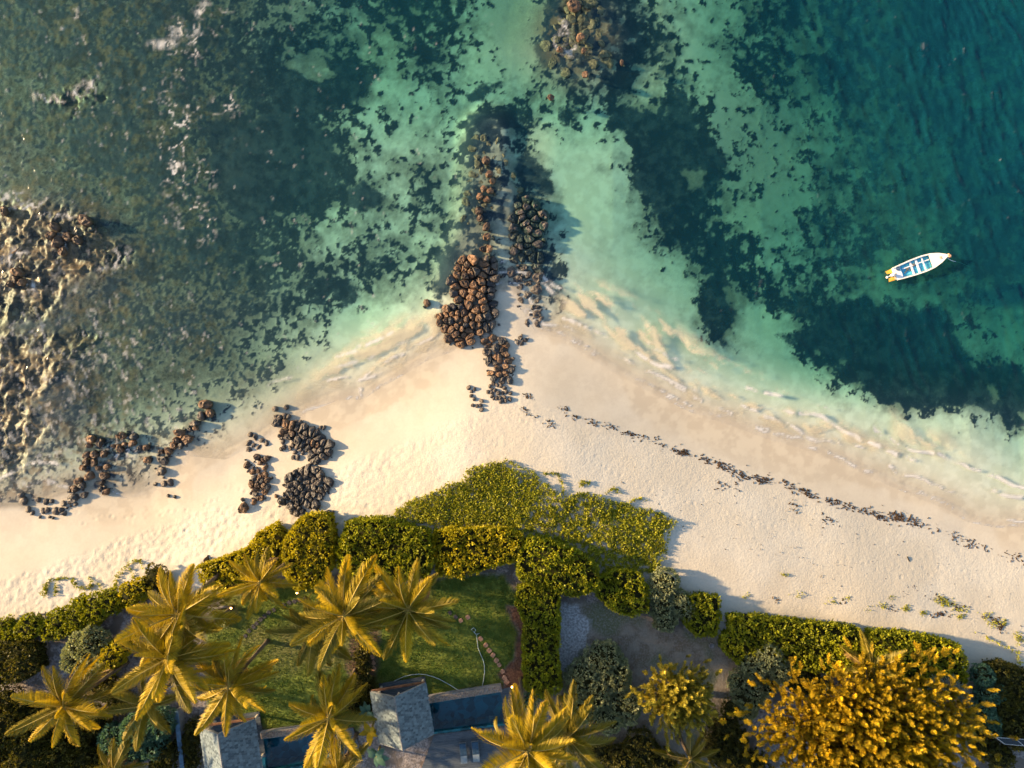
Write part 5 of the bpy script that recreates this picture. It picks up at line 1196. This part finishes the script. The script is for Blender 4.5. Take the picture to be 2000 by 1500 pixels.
# ------------------------------------------------------------------ garden details
STEPM = mat_plain('dark_stepping_stone', (0.045, 0.042, 0.048), .3, 5, .8, .2, .3); STEPR = mat_plain('terracotta_stepping_stone', (0.36, 0.20, 0.13), .3, 5, .85, .15, .3)
def steps(pts, mat, lab, grp, s=.42):
    me = None
    for i, (x, y) in enumerate(pts):
        if me is None:
            m = MB(); n = 8; prof = [(1, 0), (1, .07), (.9, .09)]
            vs = [(s / 2 * r * math.copysign(abs(math.cos(a)) ** .55, math.cos(a)), s / 2 * r * math.copysign(abs(math.sin(a)) ** .55, math.sin(a)), z) for r, z in prof for a in [2 * math.pi * (k + .5) / n for k in range(n)]]
            fs = [(j * n + k, j * n + (k + 1) % n, (j + 1) * n + (k + 1) % n, (j + 1) * n + k) for j in range(2) for k in range(n)] + [tuple(range(2 * n, 3 * n))]
            me = m.add(vs, fs).mesh('stepping_stone', mat)
        z = zg(x, y); p = P(x, y, z + .04); j = (i * 7919 % 13) / 13
        o = tag(link('stepping_stone', me, None, (p[0], p[1], z - .02), rad(30 + 25 * j)), lab + (', %s along it' % ORD[i] if len(pts) > 2 else ', the %s one' % ('left', 'right')[i]), 'stepping stone', grp); o.scale = (.9 + .25 * j, .95 + .2 * ((i * 31 % 7) / 7), 1)
steps(crop([(318,1368),(345,1328),(380,1297),(405,1270),(435,1240),(465,1215),(498,1188),(540,1165),(615,1128),(660,1110),(700,1098),(738,1085),(785,1080)], 400, 900, 4), STEPM, 'dark stepping stone in the curved left lawn row', 'dark stepping stones of the left lawn')
steps(crop([(0,348),(55,322),(155,490),(195,540),(222,583),(252,618),(278,660),(300,695),(325,745),(342,795),(360,828)], 900, 1125, 4), STEPR, 'terracotta stepping stone in the row to the pool', 'terracotta stepping stones by the pool', .45)
steps([(879, 1197), (890, 1205)], STEPM, 'dark stepping stone of the pair beside the middle palms', 'pair of dark stepping stones')
steps([(728, 1272), (727, 1283), (729, 1295), (730, 1306)], STEPR, 'reddish stepping stone in the short row between the lawns', 'reddish stepping stones between the lawns', .42)

GLOW = NT('lamp_glow'); _e = GLOW.n('Emission'); GLOW.set(_e.inputs[0], (1.0, 0.55, 0.18, 1)); _e.inputs[1].default_value = 5; GLOWM = GLOW.done(_e.outputs[0]); METAL = mat_plain('dark_metal', (0.05, 0.045, 0.04), .2, 3, .5, .4, .05)
for x, y, lab in ((451, 1188, 'lit garden lamp at the end of the driftwood log'), (580, 1158, 'lit garden lamp below the bright yellow hedge'), (382, 1284, 'lit garden lamp beside the two tall palms'), (1000, 1342, 'lit garden lamp at the corner of the timber walkway')):
    z = zg(x, y); p = P(x, y, z + .6); root = thing('garden_lamp', lab, 'lamp', (p[0], p[1], z), 0, 'lit garden lamps')
    MB().lathe((0, 0, -.1), [(.045, 0), (.04, .5), (.04, .6)], 8).obj('post', METAL, root, True); MB().lathe((0, 0, .5), [(.06, 0), (.09, .05), (.09, .16), (.05, .2)], 10).obj('lamp_glass', GLOWM, root, True)
HOSE = mat_plain('pale_hose', (0.45, 0.50, 0.48), .1, 3, .6, .3, .05)
for pts, lab in ((crop([(80,420),(100,402),(118,420),(105,440),(92,425),(118,452),(150,445),(122,460),(128,500),(135,560),(155,610),(175,655),(185,700),(186,750),(178,810),(168,862)], 900, 1125, 4), 'pale garden hose curving down the right lawn'), (crop([(360,242),(450,180),(560,130),(650,108),(740,100),(820,108),(900,128),(980,158),(1050,195),(1130,240),(1200,285),(1245,302)], 700, 1300, 6.25), 'pale hose in a wide arc behind the right gazebo')):
    q = [P(x, y, zg(x, y)) for x, y in pts]; o = q[0]; me = MB().tube([(a[0] - o[0], a[1] - o[1], .06) for a in q], .035, 5).mesh('garden_hose', HOSE, True); tag(link('garden_hose', me, None, o), lab, 'hose')
DRIFT = mat_plain('driftwood', (0.30, 0.27, 0.25), .35, 3, .9, .1, .5, (.4, 3, 3))
p = P(388, 1184, GZ - .4); q = P(448, 1182, GZ - .4); z = zg(418, 1184)
tag(link('driftwood_log', MB().tube([(0, 0, .1), (.8, .06, .16), (1.7, -.02, .15), (2.5, .05, .12), (q[0] - p[0], q[1] - p[1], .1)], [.13, .17, .15, .14, .10], 9).mesh('driftwood_log', DRIFT, True), None, (p[0], p[1], z)), 'pale driftwood log lying at the top of the left lawn', 'log')
p = P(1780, 1095, 1.6); tag(link('driftwood_stick', MB().tube([(-.12, .28, .05), (0, 0, .07), (.13, -.25, .05)], [.05, .06, .04], 6).mesh('driftwood_stick', mat_plain('dark_stick', (0.03, 0.025, 0.02), .3, 4, .9)), None, (p[0], p[1], float(ground_smooth(p[0], p[1])))), 'short black stick lying alone on the right beach', 'stick')
# wooden steps to the beach
zs = zg(85, 1230); c0 = P(85, 1230, zs); root = thing('beach_steps', 'short flight of wooden steps down to the left beach', 'steps', (c0[0], c0[1], zs)); OLDW = mat_plain('old_wood', (0.24, 0.21, 0.17), .35, 3, .9, .1, .4, (1, 6, 1))
for i in range(7):
    MB().box((.06 * i - .15, 1.55 - .52 * i, .12 + .03 * i), (.75, .22, .07), rad(4)).obj('tread', OLDW, root)
for s in (-1, 1): MB().tube([(s * .33 - .2, 1.8, -.05), (s * .33 + .25, -1.8, .2)], .05, 5).obj('stringer', OLDW, root)
p = P(1386, 1256, 2.0); tag(link('garden_pot', MB().lathe((0, 0, 0), [(.16, 0), (.24, .3), (.26, .34), (.20, .34), (.17, .22)], 12).mesh('garden_pot', PLASTER, True), None, (p[0], p[1], zg(1386, 1256))), 'round grey pot beside the small square hedge', 'pot')

# lawn grass tufts
def grass():
    R = np.random.default_rng(3); T = inset_samples(LAWN, 26000, R); e = sd_poly(T[:, 0], T[:, 1], LAWN); T = T[(e > 4) & (sd_poly(T[:, 0], T[:, 1], SOIL) < 0)]
    C = np.array([P(x, y, GZ) for x, y in T]); C[:, 2] = ground_smooth(C[:, 0], C[:, 1]) - .01; okk = (sd_poly(C[:, 0], C[:, 1], POOL_A) < -.4) & (sd_poly(C[:, 0], C[:, 1], POOL_B) < -.4); C = C[okk]
    GM = mat_leaf('lawn_blade', (0.05, 0.085, 0.008), (0.19, 0.21, 0.03), trans=.25)
    tag(link('lawn_grass', leaf_mesh('lawn_grass', C, np.column_stack([R.normal(0, .3, (len(C), 2)), np.ones(len(C))]), 3, .12, .05, .7, GM, 9)), 'short green lawn grass around the middle palms', 'grass', kind='stuff')
grass()

# ------------------------------------------------------------------ wrack, debris
def wrack():
    R = np.random.default_rng(12); lines = [([(1003,772),(1030,772),(1060,790),(1110,800)],70,6),([(1040,790),(1110,812),(1180,830),(1250,855)],150,9),([(1240,850),(1290,868),(1345,888),(1400,905),(1450,930)],380,10),([(1300,875),(1340,885)],120,6),([(1450,930),(1510,940),(1560,955),(1600,975)],330,10),([(1600,972),(1660,990),(1700,1000),(1740,1020)],300,10),([(1740,1005),(1780,1018),(1830,1035),(1900,1062)],380,12),([(1880,1060),(1950,1080),(2020,1100)],120,12),
             ([(1400,945),(1480,965),(1580,1000),(1700,1030)],90,16),([(1500,985),(1620,1015),(1720,1040)],60,14),([(1740,1150),(1790,1148),(1760,1160)],40,10),([(1760,1175),(1830,1165),(1880,1190),(1950,1215),(1985,1240)],130,12),([(1720,1185),(1790,1195),(1880,1205)],70,8),([(1930,1190),(1960,1235)],40,10),([(1640,1170),(1660,1180)],14,8),([(1500,1180),(1520,1170)],14,10),([(1000,790),(1080,830),(1200,850)],60,10),([(1450,1000),(1700,1100),(2000,1180)],170,90),([(1150,880),(1500,1060),(1900,1150)],110,70)]
    V, F = [], []; n0 = 0
    for pts, n, w in lines:
        n = int(n * .48)
        p = np.array(pts, float); s = np.concatenate([[0], np.cumsum(np.hypot(*(p[1:] - p[:-1]).T))]); cl = R.uniform(0, s[-1], max(2, n // 12)); u = np.clip(cl[R.integers(0, len(cl), n)] + R.normal(0, 8, n), 0, s[-1]) if w < 40 else R.uniform(0, s[-1], n)
        q = np.stack([np.interp(u, s, p[:, 0]), np.interp(u, s, p[:, 1])], 1) + R.normal(0, w * .42, (n, 2))
        for x, y in q:
            z = 1.2; a = P(x, y, z); z = float(ground_smooth(a[0], a[1])); a = P(x, y, z); L = R.uniform(.05, .21) * (.5 if w > 40 else 1); wd = L * R.uniform(.22, .5); an = R.uniform(0, 3.14); h = R.uniform(.03, .09); bend = R.normal(0, .3)
            ca, sa = math.cos(an), math.sin(an); loc = [(-L, 0, -.02), (-L * .3, wd, 0), (L * .4, wd * .8 + bend * L, 0), (L, bend * L, -.02), (L * .4, -wd * .7 + bend * L, 0), (-L * .3, -wd, 0), (-L * .3, 0, h), (L * .4, bend * L * .8, h * .9)]
            V += [(a[0] + lx * ca - ly * sa, a[1] + lx * sa + ly * ca, z + lz + .015) for lx, ly, lz in loc]
            F += [tuple(n0 + i for i in f) for f in ((0, 6, 1), (1, 6, 7, 2), (2, 7, 3), (3, 7, 4), (4, 7, 6, 5), (5, 6, 0))]; n0 += 8
    me = bpy.data.meshes.new('seaweed_wrack'); me.from_pydata(V, [], F); me.materials.append(mat_plain('dry_seaweed', (0.055, 0.035, 0.022), .5, 2, .9, .1, .2, (1, 1, 1), False)); me.update()
    tag(link('seaweed_wrack', me), 'dark dry seaweed washed up in a line along the right beach', 'seaweed', kind='stuff')
wrack()
def beach_greens():
    R = np.random.default_rng(15); C = []
    for x, y, n, w in ((1850,1178,60,7),(1838,1172,40,6),(1875,1190,40,8),(1720,1180,26,5),(1740,1166,18,4),(1765,1186,40,5),(1800,1196,30,5),(1875,1204,30,4),(1940,1218,30,6),(1960,1216,24,5),(1452,1160,14,4),(1650,1165,12,3),(1528,1119,14,3),(1990,1245,40,8),(1925,1205,26,8),(1620,1172,12,8),(1555,1157,10,6),(1688,1185,10,5)):
        for k in range(n):
            p = P(x + R.normal(0, w), y + R.normal(0, w * .6), 1.8); C.append((p[0], p[1], float(ground_smooth(p[0], p[1])) + .05 * R.uniform()))
    C = np.array(C); tag(link('beach_seedlings', leaf_mesh('beach_seedlings', C, np.column_stack([R.normal(0, .5, (len(C), 2)), np.ones(len(C))]), 3, .16, .09, 1.0, VINE, 31)), 'scattered small green creepers along the upper right beach', 'plants', kind='stuff')
beach_greens()

# ------------------------------------------------------------------ the boat
def boat():
    st, bw = P(1748, 535, .5), P(1848, 499, .5); dx, dy = bw[0] - st[0], bw[1] - st[1]; L = math.hypot(dx, dy); an = math.atan2(dy, dx)
    root = thing('motor_boat', 'white open boat with turquoise floor moored on the right', 'boat', (st[0], st[1], 0), an)
    CREAM = mat_plain('cream_gelcoat', (0.78, 0.72, 0.64), .05, 2, .35, .4, .03); BLUE = mat_plain('turquoise_floor', (0.10, 0.50, 0.66), .2, 3, .6, .3, .1); WHITE = mat_plain('boat_white', (0.72, 0.73, 0.74), .08, 3, .45, .3, .05); YEL = mat_plain('yellow_paint', (0.60, 0.33, 0.05), .12, 3, .5, .3, .05); RED = mat_plain('orange_float', (0.62, 0.30, 0.18), .1, 3, .5, .3, .05); RING = mat_plain('dark_blue_rope', (0.02, 0.06, 0.13), .2, 9, .8, .2, .2); GREY = mat_plain('boat_gear', (0.12, 0.12, 0.11), .3, 5, .8, .2, .2)
    T = np.linspace(0, 1, 15); hb = np.interp(T, [0, .15, .35, .55, .72, .86, .95, 1], [.66, .74, .82, .84, .74, .48, .20, .03]); sh = .52 + .30 * T ** 2.2
    m = MB(); R_ = 8
    for t, b, s in zip(T, hb, sh):
        x = L * t; kz = -.22 + .25 * max(0, t - .75) / .25
        ring = [(x, b, s), (x + .0, b * .96, s * .55), (x, b * .80, .05), (x, b * .42, kz * .7), (x, 0, kz)]
        m.v += ring + [(q[0], -q[1], q[2]) for q in ring[-2::-1]]
    n = 9
    for i in range(14):
        for k in range(8): m.f.append((i * n + k, (i + 1) * n + k, (i + 1) * n + k + 1, i * n + k + 1))
    m.f.append(tuple(range(n)))
    m.obj('hull', CREAM, root, True)
    g = MB()                                             # gunwale: a flat rim with thickness
    for s in (-1, 1):
        for i in range(14):
            a0, a1 = T[i] * L, T[i + 1] * L; b0, b1 = hb[i], hb[i + 1]; q = [Vector((a0, s * (b0 + .03), sh[i] + .04)), Vector((a1, s * (b1 + .03), sh[i + 1] + .04)), Vector((a1, s * max(0, b1 - .11), sh[i + 1] + .04)), Vector((a0, s * max(0, b0 - .11), sh[i] + .04))]
            g.slab(q, .06)
    g.obj('gunwale', CREAM, root)
    def at(t): return float(np.interp(t, T, hb)), float(np.interp(t, T, sh))
    def plate(name, t0, t1, z, mat, inset=.06, th=.04, steps_=6, par=None, dz=0):
        q = MB(); ts = np.linspace(t0, t1, steps_)
        for a, b in zip(ts[:-1], ts[1:]):
            (b0, s0), (b1, s1) = at(a), at(b); z0 = z if z is not None else s0 + dz; z1 = z if z is not None else s1 + dz
            q.slab([Vector((a * L, -b0 + inset, z0)), Vector((b * L, -max(0.005, b1 - inset), z1)), Vector((b * L, max(0.005, b1 - inset), z1)), Vector((a * L, b0 - inset, z0))], th)
        return q.obj(name, mat, par or root)
    fl = plate('floor', .10, .70, .36, BLUE, .13)
    for k in range(5): MB().box((L * .40, -.5 + .25 * k, .375), (L * .56, .02, .03)).obj('floor_batten', BLUE, fl)
    plate('foredeck', .68, .985, None, CREAM, .05, .05, 8, None, .025)
    plate('stern_deck', .0, .125, None, WHITE, .05, .05, 3, None, .0)
    for t, w in ((.335, .18), (.445, .20), (.56, .12)):
        b, s = at(t); MB().box((L * t, 0, s - .10), (w, 2 * b - .14, .05)).obj('thwart', WHITE, root)
    MB().box((L * .42, .22, .47), (L * .52, .10, .04)).obj('side_shelf', WHITE, root)
    MB().box((L * .26, .10, .42), (.34, .24, .12), .3).obj('gear_box', GREY, root); MB().box((L * .385, .22, .44), (.2, .28, .16), .2).obj('gear_box', GREY, root)
    MB().tube([(L * .18, -.28, .40), (L * .24, -.05, .40), (L * .3, -.2, .41)], .045, 5).obj('coiled_line', GREY, root)
    ring = [(.42 + .17 * math.cos(a), .42 + .17 * math.sin(a), .60) for a in np.linspace(0, 2 * math.pi, 17)]; MB().tube(ring, .05, 6, False).obj('rope_coil', RING, root, True)
    for k in (-1, 1): MB().box((L * .86, .08 * k, .80), (.20, .05, .05)).obj('cleat', YEL, root)
    mo = MB(); mo.lathe((-.28, -.02, .45), [(.10, 0), (.17, .06), (.19, .25), (.14, .40), (.05, .44)], 12); mo = mo.obj('outboard_motor', WHITE, root, True); mo.scale = (1.25, .85, 1)
    MB().box((-.08, -.02, .50), (.36, .10, .10)).obj('motor_bracket', YEL, root); MB().box((-.42, -.02, .02), (.10, .06, .8)).obj('motor_leg', GREY, root)
    MB().box((-.66, -.02, .62), (.55, .07, .07), rad(8)).obj('tiller', CREAM, root); MB().lathe((-.95, -.05, .54), [(.06, 0), (.12, .06), (.12, .14), (.05, .2)], 10).obj('tiller_grip', CREAM, root, True)
    for s in (-1, 1): MB().slab([Vector((-.02, s * .18, .20)), Vector((-.52, s * .24, .12)), Vector((-.62, s * .56, .12)), Vector((-.02, s * .60, .20))], .05).obj('stern_platform', YEL, root)
    MB().lathe((L + .05, 0, .74), [(.05, 0), (.13, .06), (.14, .12), (.05, .2)], 10).obj('stem_head', RED, root, True)
    o = P(1855, 500, .1); tag(link('mooring_buoy', MB().lathe((0, 0, -.12), [(.06, 0), (.17, .08), (.19, .2), (.14, .32), (.04, .38)], 12).mesh('mooring_buoy', RED, True), None, (o[0], o[1], 0)), 'round orange mooring float at the bow of the boat', 'buoy')
    r0 = P(1849, 500, .6); pts = [P(1849, 501, .6), P(1854, 507, .25), P(1862, 510, .05), P(1875, 513, -.2), P(1892, 520, -.8)]; tag(link('mooring_rope', MB().tube([(a[0] - r0[0], a[1] - r0[1], a[2] - r0[2]) for a in pts], .025, 5).mesh('mooring_rope', WHITE), None, r0), 'pale mooring rope running from the bow into the water', 'rope')
boat()
